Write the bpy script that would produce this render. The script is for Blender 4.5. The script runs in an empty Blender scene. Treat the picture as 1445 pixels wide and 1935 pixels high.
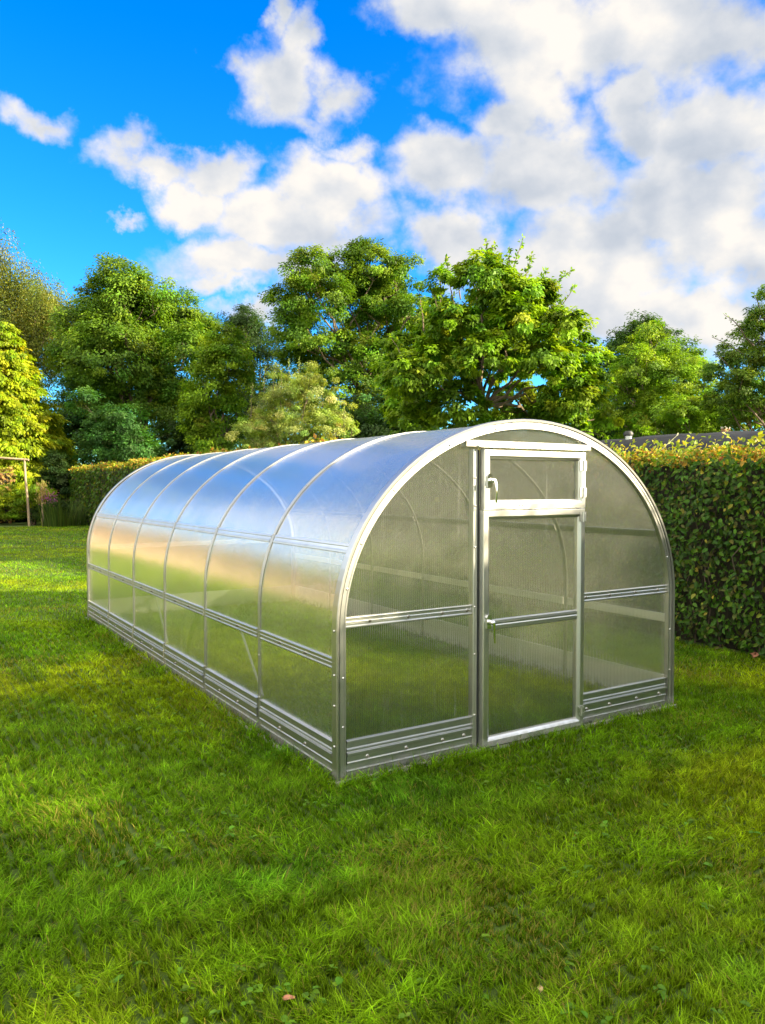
import bpy, math, random
import numpy as np
from mathutils import Vector, Matrix

rng = np.random.default_rng(7)
random.seed(7)
R = math.radians
sc = bpy.context.scene
COL = sc.collection

# ------------------------------------------------------------------ camera, sky, sun, exposure
CAM = np.array([-2.1909, -3.9742, 1.7413]); YAW = 0.5626; PITCH = -0.0324; FPX = 1472.4
cd = bpy.data.cameras.new("camera"); cam = bpy.data.objects.new("camera", cd); COL.objects.link(cam)
cam.location = CAM
cam.rotation_euler = (math.pi / 2 + PITCH, 0, -YAW)
cd.sensor_fit = 'VERTICAL'; cd.sensor_height = 36.0; cd.lens = 36.0 * FPX / 1935.0
cd.clip_start = 0.05; cd.clip_end = 3000
sc.camera = cam
FW = np.array([math.sin(YAW) * math.cos(PITCH), math.cos(YAW) * math.cos(PITCH), math.sin(PITCH)])
RT = np.array([math.cos(YAW), -math.sin(YAW), 0.0]); UP = np.cross(RT, FW)

def at(u, v, d):
    """world point seen at photo position (u, v) at forward distance d (used to survey the garden once)"""
    return CAM + d * (FW + RT * (u - 722.5) / FPX - UP * (v - 967.5) / FPX)

SUN_EL = R(21.0); SUN_H = np.array([0.69, -0.724]); SUN_H /= np.linalg.norm(SUN_H)
SUN = np.array([SUN_H[0] * math.cos(SUN_EL), SUN_H[1] * math.cos(SUN_EL), math.sin(SUN_EL)])
ld = bpy.data.lights.new("sun", 'SUN'); ld.energy = 5.0; ld.angle = R(0.5); ld.color = (1.0, 0.85, 0.56)
sun = bpy.data.objects.new("sun", ld); COL.objects.link(sun)
sun.rotation_euler = Vector(SUN).to_track_quat('Z', 'Y').to_euler()
sun.location = (12, -12, 12)

sc.view_settings.view_transform = 'Standard'; sc.view_settings.look = 'None'
sc.view_settings.exposure = 2.0; sc.view_settings.gamma = 1.0
try: sc.view_settings.use_curve_mapping = False
except Exception: pass
cy = sc.cycles
cy.use_denoising = True
cy.max_bounces = 10; cy.diffuse_bounces = 3; cy.glossy_bounces = 4; cy.transmission_bounces = 8
cy.transparent_max_bounces = 24; cy.sample_clamp_indirect = 6.0; cy.caustics_reflective = False; cy.caustics_refractive = False

world = bpy.data.worlds.new("World"); sc.world = world; world.use_nodes = True

class NT:
    """tiny node-graph helper"""
    def __init__(s, nt): s.nt = nt; s.nt.nodes.clear()
    def n(s, t, **kw):
        o = s.nt.nodes.new(t)
        for k, v in kw.items(): setattr(o, k, v)
        return o
    def put(s, sock, v):
        if hasattr(v, 'links') or isinstance(v, bpy.types.NodeSocket): s.nt.links.new(v, sock)
        else: sock.default_value = v
    def m(s, op, a, b=None, c=None, clamp=False):
        o = s.n('ShaderNodeMath', operation=op); o.use_clamp = clamp
        s.put(o.inputs[0], a)
        if b is not None: s.put(o.inputs[1], b)
        if c is not None: s.put(o.inputs[2], c)
        return o.outputs[0]
    def vm(s, op, a, b=None, scale=None):
        o = s.n('ShaderNodeVectorMath', operation=op)
        s.put(o.inputs[0], a)
        if b is not None: s.put(o.inputs[1], b)
        if scale is not None: s.put(o.inputs['Scale'], scale)
        return o.outputs['Value'] if op in ('DOT_PRODUCT', 'LENGTH') else o.outputs[0]
    def noise(s, vec, scale, detail=4, rough=.5, dist=0.0):
        o = s.n('ShaderNodeTexNoise'); s.put(o.inputs['Vector'], vec)
        o.inputs['Scale'].default_value = scale; o.inputs['Detail'].default_value = detail
        o.inputs['Roughness'].default_value = rough; o.inputs['Distortion'].default_value = dist
        return o.outputs[0]
    def ramp(s, f, stops, interp='LINEAR'):
        o = s.n('ShaderNodeValToRGB'); o.color_ramp.interpolation = interp
        el = o.color_ramp.elements
        while len(el) < len(stops): el.new(0.5)
        for e, (p, c) in zip(el, stops):
            e.position = p; e.color = (*c, 1) if len(c) == 3 else c
        s.put(o.inputs[0], f); return o.outputs[0]
    def mix(s, f, a, b, blend='MIX'):
        o = s.n('ShaderNodeMix', data_type='RGBA', blend_type=blend)
        s.put(o.inputs[0], f); s.put(o.inputs[6], a if not isinstance(a, tuple) else (*a, 1)[:4])
        s.put(o.inputs[7], b if not isinstance(b, tuple) else (*b, 1)[:4]); return o.outputs[2]
    def maprange(s, v, a, b, c=0., d=1., t='SMOOTHSTEP'):
        o = s.n('ShaderNodeMapRange', interpolation_type=t)
        s.put(o.inputs[0], v); s.put(o.inputs[1], a); s.put(o.inputs[2], b); s.put(o.inputs[3], c); s.put(o.inputs[4], d)
        return o.outputs[0]

def dirpix(u, v):
    d = FW + RT * (u - 722.5) / FPX - UP * (v - 967.5) / FPX
    d /= np.linalg.norm(d)
    return math.atan2(d[0], d[1]), math.asin(d[2])

CLOUDS = [  # survey of the sky: centre and radii in photo pixels, turned into azimuth and elevation
    (1150, 50, 340, 110), (1380, 70, 260, 120), (960, 70, 140, 80), (840, 20, 110, 60),
    (1390, 240, 170, 110), (1200, 215, 90, 80), (975, 225, 100, 75), (1010, 330, 170, 115), (1300, 380, 230, 130),
    (1160, 490, 300, 130), (1420, 500, 200, 170), (830, 320, 140, 80), (870, 470, 110, 80), (1250, 600, 300, 80),
    (620, 360, 110, 70), (570, 430, 200, 70), (500, 510, 190, 55), (410, 350, 90, 55), (310, 335, 90, 45), (345, 395, 80, 45),
    (255, 300, 60, 36, .6), (440, 545, 110, 30, .7),
    (505, 25, 38, 55, .8), (535, 160, 85, 62, .85), (550, 75, 42, 55, .75), (655, 170, 62, 72, .85), (440, 130, 45, 45, .6), (655, 275, 50, 32, .6),
    (50, 215, 85, 34, .7), (215, 438, 34, 14, .55), (450, 598, 110, 24, .6), (600, 220, 90, 30, .5)]

g = NT(world.node_tree)
wout = g.n('ShaderNodeOutputWorld'); bg = g.n('ShaderNodeBackground')
sky = g.n('ShaderNodeTexSky', sky_type='NISHITA'); sky.sun_disc = False
sky.sun_elevation = SUN_EL; sky.sun_rotation = math.atan2(SUN[0], SUN[1])
sky.air_density = 1.0; sky.dust_density = 0.3; sky.ozone_density = 2.0
tc = g.n('ShaderNodeTexCoord'); D = tc.outputs['Generated']
sep = g.n('ShaderNodeSeparateXYZ'); g.put(sep.inputs[0], D)
AZ = g.m('ARCTAN2', sep.outputs[0], sep.outputs[1]); EL = g.m('ARCSINE', sep.outputs[2])
# domain warp for ragged outlines
wx = g.m('MULTIPLY', g.m('SUBTRACT', g.noise(D, 10, 6, .6), .5), .17)
wy = g.m('MULTIPLY', g.m('SUBTRACT', g.noise(g.vm('ADD', D, (7., 3., 1.)), 10, 6, .6), .5), .13)
AZW = g.m('ADD', AZ, wx); ELW = g.m('ADD', EL, wy)
def cover(dEL):
    tot = None
    for (u, v, ru, rv, *wt) in CLOUDS:
        a, e = dirpix(u, v)
        k = max(.5, math.cos(e))
        p = g.m('DIVIDE', g.m('SUBTRACT', AZW, a), ru * 0.98 / FPX / k)
        q = g.m('DIVIDE', g.m('SUBTRACT', ELW, e - dEL), rv * 0.98 / FPX)
        r = g.m('SUBTRACT', 1.0, g.m('SQRT', g.m('MULTIPLY_ADD', p, p, g.m('MULTIPLY', q, q))))
        if wt: r = g.m('MULTIPLY', r, wt[0])
        tot = r if tot is None else g.m('SMOOTH_MAX', tot, r, .10)
    return tot
cov = cover(0.0)
# scattered clouds over the rest of the sky
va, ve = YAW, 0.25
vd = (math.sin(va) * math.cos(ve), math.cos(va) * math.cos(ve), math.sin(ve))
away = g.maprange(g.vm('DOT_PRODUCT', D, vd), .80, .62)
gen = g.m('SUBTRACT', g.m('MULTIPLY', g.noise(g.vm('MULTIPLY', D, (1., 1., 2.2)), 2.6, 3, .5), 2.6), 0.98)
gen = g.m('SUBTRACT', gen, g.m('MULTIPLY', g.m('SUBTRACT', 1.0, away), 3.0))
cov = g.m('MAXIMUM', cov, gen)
DS = g.vm('MULTIPLY', D, (1., 1., 1.35))
f1 = g.noise(DS, 11, 8, .52)
up = (SUN_H[0] * .022, SUN_H[1] * .022, .026)
f2 = g.noise(g.vm('ADD', DS, up), 11, 8, .52)
dens = g.m('ADD', cov, g.m('MULTIPLY', g.m('SUBTRACT', f1, .5), 1.9))
alpha = g.maprange(dens, -.14, .58)
thick = g.maprange(cov, .15, .80)
relief = g.m('MULTIPLY', g.m('SUBTRACT', f1, f2), 1.45)
big = g.noise(g.vm('ADD', D, (2., 5., 9.)), 6.5, 3, .5)
lum = g.m('ADD', .68, relief)
lum = g.m('SUBTRACT', lum, g.m('MULTIPLY', thick, g.m('MULTIPLY', g.maprange(big, .40, .64), .34)))
lum = g.m('ADD', lum, g.m('MULTIPLY', g.maprange(big, .50, .34), .22), clamp=True)
ccol = g.ramp(lum, [(0.0, (1.7, 1.92, 2.25)), (0.35, (2.08, 2.24, 2.5)), (0.70, (2.7, 2.74, 2.82)), (1.0, (3.45, 3.28, 3.05))])
# added fill: unseen clouds behind and overhead boosted and warmed to lift the shade
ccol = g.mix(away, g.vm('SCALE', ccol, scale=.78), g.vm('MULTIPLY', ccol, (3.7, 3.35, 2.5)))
hs = g.n('ShaderNodeHueSaturation'); hs.inputs['Saturation'].default_value = 1.5; hs.inputs['Value'].default_value = 1.0
g.put(hs.inputs['Color'], sky.outputs[0])
skc = g.mix(1.0, hs.outputs[0], (0.32, .73, 1.0), 'MULTIPLY')
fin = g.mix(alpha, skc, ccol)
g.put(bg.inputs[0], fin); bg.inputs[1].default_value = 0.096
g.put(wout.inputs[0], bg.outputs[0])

# ------------------------------------------------------------------ helpers
def tag(o, label=None, cat=None, group=None, kind=None):
    if label: o['label'] = label
    if cat: o['category'] = cat
    if group: o['group'] = group
    if kind: o['kind'] = kind
    return o

def empty(name, loc=(0, 0, 0)):
    o = bpy.data.objects.new(name, None); o.location = loc; o.empty_display_size = .2; COL.objects.link(o); return o

def link(name, me, mat=None, parent=None, loc=(0, 0, 0)):
    o = bpy.data.objects.new(name, me); COL.objects.link(o)
    if mat: me.materials.append(mat)
    o.location = loc
    if parent: o.parent = parent
    return o

def bevel(o, w=.0015, seg=1):
    b = o.modifiers.new('bevel', 'BEVEL'); b.width = w; b.segments = seg; b.limit_method = 'ANGLE'; b.angle_limit = R(40); return o

def np_mesh(name, V, F, col=None, smooth=False):
    V = np.ascontiguousarray(V, dtype=np.float32); F = np.ascontiguousarray(F, dtype=np.int32)
    me = bpy.data.meshes.new(name); n, k = F.shape
    me.vertices.add(len(V)); me.vertices.foreach_set('co', V.ravel())
    me.loops.add(n * k); me.loops.foreach_set('vertex_index', F.ravel())
    me.polygons.add(n); me.polygons.foreach_set('loop_start', np.arange(0, n * k, k, dtype=np.int32))
    me.update(calc_edges=True)
    if smooth: me.polygons.foreach_set('use_smooth', np.ones(n, dtype=bool))
    if col is not None:
        a = me.color_attributes.new('Col', 'FLOAT_COLOR', 'POINT')
        c = np.ones((len(V), 4), dtype=np.float32); c[:, :3] = col
        a.data.foreach_set('color', c.ravel())
    return me

class MB:
    def __init__(s): s.v = []; s.f = []; s.sm = []
    def add(s, V, F, smooth=False):
        b = len(s.v); s.v += [tuple(map(float, p)) for p in V]
        for f in F: s.f.append([i + b for i in f]); s.sm.append(smooth)
        return s
    def box(s, x0, x1, y0, y1, z0, z1):
        V = [(x0, y0, z0), (x1, y0, z0), (x1, y1, z0), (x0, y1, z0), (x0, y0, z1), (x1, y0, z1), (x1, y1, z1), (x0, y1, z1)]
        return s.add(V, [(0, 3, 2, 1), (4, 5, 6, 7), (0, 1, 5, 4), (1, 2, 6, 5), (2, 3, 7, 6), (3, 0, 4, 7)])
    def loft(s, rings, caps=True, smooth=False):
        n = len(rings[0]); V = [p for r in rings for p in r]; F = []
        for i in range(len(rings) - 1):
            for j in range(n):
                a = i * n + j; b = i * n + (j + 1) % n
                F.append((a, b, b + n, a + n))
        s.add(V, F, smooth)
        if caps:
            s.add(rings[0], [tuple(range(n))[::-1]]); s.add(rings[-1], [tuple(range(n))])
        return s
    def tube(s, pts, rad, n=8, caps=True, smooth=True):
        pts = [np.array(p, float) for p in pts]; rings = []
        rad = rad if hasattr(rad, '__len__') else [rad] * len(pts)
        for i, p in enumerate(pts):
            t = pts[min(i + 1, len(pts) - 1)] - pts[max(i - 1, 0)]; t /= np.linalg.norm(t) + 1e-9
            a = np.array([0, 0, 1.]) if abs(t[2]) < .9 else np.array([1., 0, 0])
            e1 = np.cross(t, a); e1 /= np.linalg.norm(e1); e2 = np.cross(t, e1)
            rings.append([p + rad[i] * (math.cos(k * 2 * math.pi / n) * e1 + math.sin(k * 2 * math.pi / n) * e2) for k in range(n)])
        return s.loft(rings, caps, smooth)
    def dome(s, c, nrm, r, h, n=10, m=4):
        c = np.array(c, float); nrm = np.array(nrm, float); nrm /= np.linalg.norm(nrm)
        a = np.array([0, 0, 1.]) if abs(nrm[2]) < .9 else np.array([1., 0, 0])
        e1 = np.cross(nrm, a); e1 /= np.linalg.norm(e1); e2 = np.cross(nrm, e1); rings = []
        for i in range(m + 1):
            t = i / m * math.pi / 2 * .96
            rings.append([c + r * math.cos(t) * (math.cos(k * 2 * math.pi / n) * e1 + math.sin(k * 2 * math.pi / n) * e2) + nrm * h * math.sin(t) for k in range(n)])
        return s.loft(rings, True, True)
    def build(s, name, mat=None, parent=None, loc=(0, 0, 0)):
        me = bpy.data.meshes.new(name); me.from_pydata(s.v, [], s.f)
        me.polygons.foreach_set('use_smooth', s.sm); me.update()
        return link(name, me, mat, parent, loc)

def new_mat(name):
    m = bpy.data.materials.new(name); m.use_nodes = True
    h = NT(m.node_tree); out = h.n('ShaderNodeOutputMaterial'); return m, h, out

def principled(h, **kw):
    p = h.n('ShaderNodeBsdfPrincipled')
    for k, v in kw.items():
        k = k.replace('_', ' ')
        h.put(p.inputs[k], (*v, 1) if isinstance(v, tuple) and len(v) == 3 and 'Color' in k else v)
    return p

# value noise in 2-d for the lawn
_T = rng.random((256, 256))
def vnoise(x, y, s):
    x = x / s + 100.3; y = y / s + 57.7; xi = np.floor(x).astype(int); yi = np.floor(y).astype(int)
    fx = x - xi; fy = y - yi; fx = fx * fx * (3 - 2 * fx); fy = fy * fy * (3 - 2 * fy)
    a = _T[xi % 256, yi % 256]; b = _T[(xi + 1) % 256, yi % 256]; c = _T[xi % 256, (yi + 1) % 256]; d = _T[(xi + 1) % 256, (yi + 1) % 256]
    return (a * (1 - fx) + b * fx) * (1 - fy) + (c * (1 - fx) + d * fx) * fy

# ------------------------------------------------------------------ materials
def leaf_mat(name, trans=.42, rough=.5, spec=.18, tcol=(1.25, 1.25, .35)):
    m, h, out = new_mat(name)
    a = h.n('ShaderNodeAttribute', attribute_name='Col')
    p = principled(h, Base_Color=a.outputs['Color'], Roughness=rough, Specular_IOR_Level=spec)
    t = h.n('ShaderNodeBsdfTranslucent'); h.put(t.inputs[0], h.mix(1., a.outputs['Color'], tcol, 'MULTIPLY'))
    mx = h.n('ShaderNodeMixShader'); mx.inputs[0].default_value = trans
    h.put(mx.inputs[1], p.outputs[0]); h.put(mx.inputs[2], t.outputs[0]); h.put(out.inputs[0], mx.outputs[0]); return m
M_LEAF = leaf_mat('leaf'); M_HEDGE = leaf_mat('hedge_leaf', .33, .45, .2); M_GRASS = leaf_mat('grass_blade', .48, .6, .08, (1.15, 1.2, .2))

def bark_mat(name, c1, c2, scale=9):
    m, h, out = new_mat(name); t = h.n('ShaderNodeTexCoord')
    n = h.noise(h.vm('MULTIPLY', t.outputs['Object'], (1, 1, .25)), scale, 6, .65)
    p = principled(h, Base_Color=h.ramp(n, [(.3, c1), (.7, c2)]), Roughness=.9)
    b = h.n('ShaderNodeBump'); b.inputs['Strength'].default_value = .7; b.inputs['Distance'].default_value = .03
    h.put(b.inputs['Height'], n); h.put(p.inputs['Normal'], b.outputs[0]); h.put(out.inputs[0], p.outputs[0]); return m
M_BARK = bark_mat('bark', (.05, .035, .025), (.16, .12, .085))
M_BARK2 = bark_mat('pale_bark', (.07, .05, .035), (.20, .15, .10))
M_TWIG = bark_mat('twig', (.012, .012, .006), (.035, .030, .015), 20)
M_WOOD = bark_mat('weathered_wood', (.22, .16, .10), (.42, .33, .22), 6)

def metal_mat(name, axis, base=(.58, .585, .58), rough=.34):
    """mill-finish aluminium, faint extrusion lines along the part"""
    m, h, out = new_mat(name); t = h.n('ShaderNodeTexCoord')
    st = h.noise(h.vm('MULTIPLY', t.outputs['Object'], axis), 60, 3, .6)
    sp = h.noise(t.outputs['Object'], 5, 5, .6); fine = h.noise(t.outputs['Object'], 90, 3, .6)
    ro = h.m('ADD', h.m('MULTIPLY', sp, .16), rough - .06)
    ro = h.m('ADD', ro, h.m('MULTIPLY', h.maprange(fine, .62, .75), .2))
    col = h.mix(h.maprange(sp, .35, .7), base, tuple(c * .86 for c in base))
    zz = h.n('ShaderNodeSeparateXYZ'); h.put(zz.inputs[0], t.outputs['Object'])
    mud = h.m('MULTIPLY', h.maprange(zz.outputs[2], .11, .0), h.maprange(h.noise(t.outputs['Object'], 14, 6, .7), .36, .62))
    col = h.mix(mud, col, (.085, .075, .045)); ro = h.m('ADD', ro, h.m('MULTIPLY', mud, .45))
    p = principled(h, Base_Color=col, Metallic=h.m('SUBTRACT', 1.0, h.m('MULTIPLY', mud, .9)), Roughness=ro)
    b = h.n('ShaderNodeBump'); b.inputs['Strength'].default_value = .07; b.inputs['Distance'].default_value = .002
    h.put(b.inputs['Height'], st); h.put(p.inputs['Normal'], b.outputs[0]); h.put(out.inputs[0], p.outputs[0]); return m
AX = (.02, 1, 1); AY = (1, .02, 1); AZ_ = (1, 1, .02)
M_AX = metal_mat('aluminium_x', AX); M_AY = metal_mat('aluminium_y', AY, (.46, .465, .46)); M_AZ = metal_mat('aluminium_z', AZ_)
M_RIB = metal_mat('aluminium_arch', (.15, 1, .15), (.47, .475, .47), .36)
M_RIB2 = metal_mat('aluminium_rib', (.15, 1, .15), (.40, .405, .40), .36); M_PUR = metal_mat('aluminium_purlin', AY, (.56, .57, .57), .34); M_AY_LIT = metal_mat('aluminium_lit_copy', AY, (.74, .74, .73), .42)  # last metal lightened in colour to offset shade on the right-side rails and plates
M_PLATE = metal_mat('galvanised_x', AX, (.44, .455, .45), .36); M_PLATEY = metal_mat('galvanised_y', AY, (.44, .455, .45), .36)
M_BOLT = metal_mat('zinc_bolt', (1, 1, 1), (.7, .7, .7), .2)
m, h, out = new_mat('chrome_handle'); h.put(out.inputs[0], principled(h, Base_Color=(.80, .80, .80), Metallic=1., Roughness=.12).outputs[0]); M_CHROME = m
m, h, out = new_mat('near_black'); h.put(out.inputs[0], principled(h, Base_Color=(.02, .022, .025), Roughness=.55).outputs[0]); M_BLACK = m

def poly_mat(name, axis, f0, clr, milk0, gr):
    """twin-wall polycarbonate: clear, fluted, glossy skin"""
    m, h, out = new_mat(name); t = h.n('ShaderNodeTexCoord'); O = t.outputs['Object']
    s = h.n('ShaderNodeSeparateXYZ'); h.put(s.inputs[0], O); c = s.outputs[axis]
    ph = h.m('MULTIPLY', c, 2 * math.pi / .0155)
    wv = h.m('MULTIPLY_ADD', h.m('SINE', ph), .5, .5)                      # flutes
    webs = h.maprange(wv, .80, .97)
    flow = (.6, 22., .6) if axis == 1 else (22., .6, .6)
    flv = h.noise(h.vm('MULTIPLY', O, flow), 3.0, 3, .6)                    # flute-to-flute variation
    lowf = h.noise(O, 1.7, 3, .5)
    dirt = h.noise(O, 6, 6, .65)
    b1 = h.n('ShaderNodeBump'); b1.inputs['Strength'].default_value = .16; b1.inputs['Distance'].default_value = .004
    h.put(b1.inputs['Height'], h.m('ADD', wv, h.m('MULTIPLY', flv, 1.2)))
    b2 = h.n('ShaderNodeBump'); b2.inputs['Strength'].default_value = .35; b2.inputs['Distance'].default_value = .03
    h.put(b2.inputs['Height'], lowf); h.put(b2.inputs['Normal'], b1.outputs[0]); N = b2.outputs[0]
    ge = h.n('ShaderNodeNewGeometry')
    cs = h.m('ABSOLUTE', h.vm('DOT_PRODUCT', ge.outputs['Incoming'], N))
    f1 = h.m('MULTIPLY_ADD', h.m('POWER', h.m('SUBTRACT', 1., cs, clamp=True), 3.6), .93, f0)
    F = h.m('SUBTRACT', 1., h.m('POWER', h.m('SUBTRACT', 1., f1, clamp=True), 3.0))
    gl = h.n('ShaderNodeBsdfGlossy'); gl.inputs['Color'].default_value = (.97, .95, .92, 1); gl.inputs['Roughness'].default_value = gr; h.put(gl.inputs['Normal'], N)
    tr = h.n('ShaderNodeBsdfTransparent'); h.put(tr.inputs[0], h.mix(h.m('MULTIPLY', webs, h.maprange(flv, .3, .7)), (.95, .96, .93), (.58, .60, .56)))
    rf = h.n('ShaderNodeBsdfRefraction'); h.put(rf.inputs['Color'], h.mix(webs, (.95, .96, .93), (.62, .64, .60))); rf.inputs['IOR'].default_value = 1.22; rf.inputs['Roughness'].default_value = .25
    b3 = h.n('ShaderNodeBump'); b3.inputs['Strength'].default_value = .9; b3.inputs['Distance'].default_value = .004; h.put(b3.inputs['Height'], wv); h.put(rf.inputs['Normal'], b3.outputs[0])
    df = h.n('ShaderNodeBsdfDiffuse'); df.inputs[0].default_value = (.80, .80, .77, 1)
    tl = h.n('ShaderNodeBsdfTranslucent'); tl.inputs[0].default_value = (.82, .82, .78, 1)
    def mixs(f, a, b):
        o = h.n('ShaderNodeMixShader'); h.put(o.inputs[0], f); h.put(o.inputs[1], a); h.put(o.inputs[2], b); return o.outputs[0]
    clear = mixs(clr, tr.outputs[0], rf.outputs[0])
    milk = mixs(.5, df.outputs[0], tl.outputs[0])
    mk = h.m('ADD', h.m('MULTIPLY', webs, .06), milk0)
    mk = h.m('ADD', mk, h.m('MULTIPLY', h.maprange(dirt, .5, .8), .05))
    streak = h.noise(h.vm('MULTIPLY', O, (26., 26., 1.1)), 1.0, 5, .7); spots = h.noise(O, 55, 2, .5)
    mk = h.m('ADD', mk, h.m('MULTIPLY', h.maprange(streak, .58, .72), .10)); mk = h.m('ADD', mk, h.m('MULTIPLY', h.maprange(spots, .70, .76), .14))
    body = mixs(mk, clear, milk)
    h.put(out.inputs[0], mixs(F, body, gl.outputs[0])); return m
M_POLY_Y = poly_mat('polycarbonate_roof', 1, .05, .16, .095, .23); M_POLY_X = poly_mat('polycarbonate_gable', 0, .02, .55, .032, .15)

# ------------------------------------------------------------------ ground
m, h, out = new_mat('lawn_soil'); t = h.n('ShaderNodeTexCoord')
n1 = h.noise(t.outputs['Object'], 3.0, 8, .65); n2 = h.noise(t.outputs['Object'], 60, 4, .6)
c = h.mix(n1, (.040, .080, .006), (.075, .125, .008)); c = h.mix(h.maprange(n2, .62, .8), c, (.06, .05, .02))
p = principled(h, Base_Color=c, Roughness=.95); b = h.n('ShaderNodeBump'); b.inputs['Strength'].default_value = .6; b.inputs['Distance'].default_value = .03
h.put(b.inputs['Height'], n2); h.put(p.inputs['Normal'], b.outputs[0]); h.put(out.inputs[0], p.outputs[0]); M_SOIL = m
gnd = MB().add([(-900, -900, 0), (900, -900, 0), (900, 900, 0), (-900, 900, 0)], [(0, 1, 2, 3)]).build('lawn', M_SOIL)
tag(gnd, 'flat mown green lawn under the greenhouse', 'lawn', kind='structure')

# ------------------------------------------------------------------ greenhouse
W = 3.0; ZC = 0.90; EB = 1.28; BAY = 1.1294; NB = 6; LEN = BAY * NB
gh = empty('greenhouse', (0, 0, 0))
tag(gh, 'long arched polycarbonate greenhouse with aluminium frame and a door in its end wall', 'greenhouse')

def arch_pts(n=56):
    P = [(0, 0.0, -1, 0), (0, .3, -1, 0), (0, .6, -1, 0)]
    for i in range(n + 1):
        t = math.pi - math.pi * i / n
        nx, nz = math.cos(t) / 1.5, math.sin(t) / EB; l = math.hypot(nx, nz)
        P.append((1.5 + 1.5 * math.cos(t), ZC + EB * math.sin(t), nx / l, nz / l))
    P += [(W, .6, 1, 0), (W, .3, 1, 0), (W, 0.0, 1, 0)]
    return P
AP = arch_pts()
def top_z(x): return ZC + EB * math.sqrt(max(0, 1 - ((x - 1.5) / 1.5) ** 2))
def x_at(z): return 0.0 if z <= ZC else 1.5 - 1.5 * math.sqrt(max(0, 1 - ((z - ZC) / EB) ** 2))

def sweep(mb, prof, y, flip=1):
    rings = [[(x + nx * a, y + flip * b, z + nz * a) for (a, b) in prof] for (x, z, nx, nz) in AP]
    return mb.loft(rings)

FRONT = [(-.046, -.012), (-.046, -.024), (-.037, -.024), (-.035, -.020), (-.020, -.020), (-.018, -.026), (-.006, -.026), (-.004, -.016), (.000, -.016),
         (.002, -.032), (.016, -.034), (.020, -.028), (.020, .026), (.014, .030), (.008, .030), (.004, .020), (-.010, .012), (-.046, .012)]
MID = [(.001, -.010), (.0015, -.012), (.002, -.019), (.006, -.019), (.008, -.016), (.007, -.006), (.003, -.004), (.003, .004), (.007, .006), (.008, .016),
       (.006, .019), (.002, .019), (.0015, .012), (.001, .010)]
def scr(y0, zlist, parent):
    """small self-drilling screws on a rib"""
    for z, side in zlist:
        x = x_at(z); nx, nz = -1., 0.
        if z > ZC:
            nx = (x - 1.5) / 1.5 ** 2; nz = (z - ZC) / EB ** 2; l = math.hypot(nx, nz); nx /= l; nz /= l
        if side > 0: x = W - x; nx = -nx
        yield np.array([x, y0, z]), np.array([nx, 0, nz])

screw_me = None
class Screws:
    """collects screw heads, each linked as a small part of its own"""
    def __init__(s): s.l = []
    def dome(s, c, n, r, h): s.l.append((c, n))
    def build(s, name, mat, parent):
        global screw_me
        for c, n in s.l:
            if screw_me is None:
                o = MB().dome((0, 0, 0), (0, 0, 1), .0085, .006, 10, 3).build(name, M_BOLT, parent); screw_me = o.data
            else: o = link(name, screw_me, None, parent)
            o.location = c; o.rotation_euler = Vector(n).to_track_quat('Z', 'Y').to_euler()
for i in range(NB + 1):
    mb = MB(); y = i * BAY
    if i in (0, NB): sweep(mb, FRONT, y, 1 if i == 0 else -1)
    else: sweep(mb, MID, y)
    rib = mb.build('arch_rib', M_RIB if i == 0 else M_RIB2, gh); rib.data.polygons.foreach_set('use_smooth', [False] * len(rib.data.polygons))
    sb = Screws()
    if i == 0:
        for z, s in [(.33, -1), (.62, -1), (1.15, -1), (1.42, -1), (1.74, -1), (2.03, -1), (2.15, -1), (2.13, 1), (2.02, 1), (1.80, 1), (1.2, 1), (.62, 1), (.3, 1)]:
            for P_, N_ in scr(0, [(z, s)], rib): sb.dome(P_ - N_ * .027 + np.array([0, -.021, 0]), (0, -1, 0), .0075, .006)
        for z in (.22, .46, .64, .9): sb.dome((-.021, -.004, z), (-1, 0, 0), .008, .006)
    else:
        for z, s in [(.25, -1), (.55, -1), (1.05, -1), (1.40, -1), (1.75, -1), (2.05, -1)]:
            for P_, N_ in scr(y, [(z, s)], rib): sb.dome(P_ + N_ * .005, N_, .008, .007)
    sb.build('screw', M_BOLT, rib)

# roof sheets, one per bay, with 12 mm overhang at the ends
for i in range(NB):
    y0 = i * BAY + (.0 if i else -.012); y1 = (i + 1) * BAY + (.012 if i == NB - 1 else 0)
    V = []; F = []; n = len(AP); K = 5
    for k in range(K):
        yy = y0 + (y1 - y0) * k / (K - 1)
        for (x, z, nx, nz) in AP: V.append((x, yy, max(z, .02)))
    for k in range(K - 1):
        for j in range(n - 1): F.append((k * n + j, k * n + j + 1, (k + 1) * n + j + 1, (k + 1) * n + j))
    MB().add(V, F, True).build('roof_sheet', M_POLY_Y, gh)

# gable sheets
def gable(x0, x1, z0, y, name):
    n = 24; V = []; F = []
    for i in range(n + 1):
        x = x0 + (x1 - x0) * i / n
        zt = top_z(x) - .02
        V += [(x, y, z0), (x, y, max(zt, z0 + .01))]
    for i in range(n): F.append((2 * i, 2 * i + 2, 2 * i + 3, 2 * i + 1))
    return MB().add(V, F).build(name, M_POLY_X, gh)
DX0, DX1 = 1.04, 1.96
gable(.03, DX0 - .02, .22, .004, 'gable_sheet'); gable(DX1 + .02, W - .03, .22, .004, 'gable_sheet'); gable(DX0 - .02, DX1 + .02, 2.0, .004, 'gable_sheet')
gable(.03, W - .03, .22, LEN - .004, 'gable_sheet')

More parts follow.
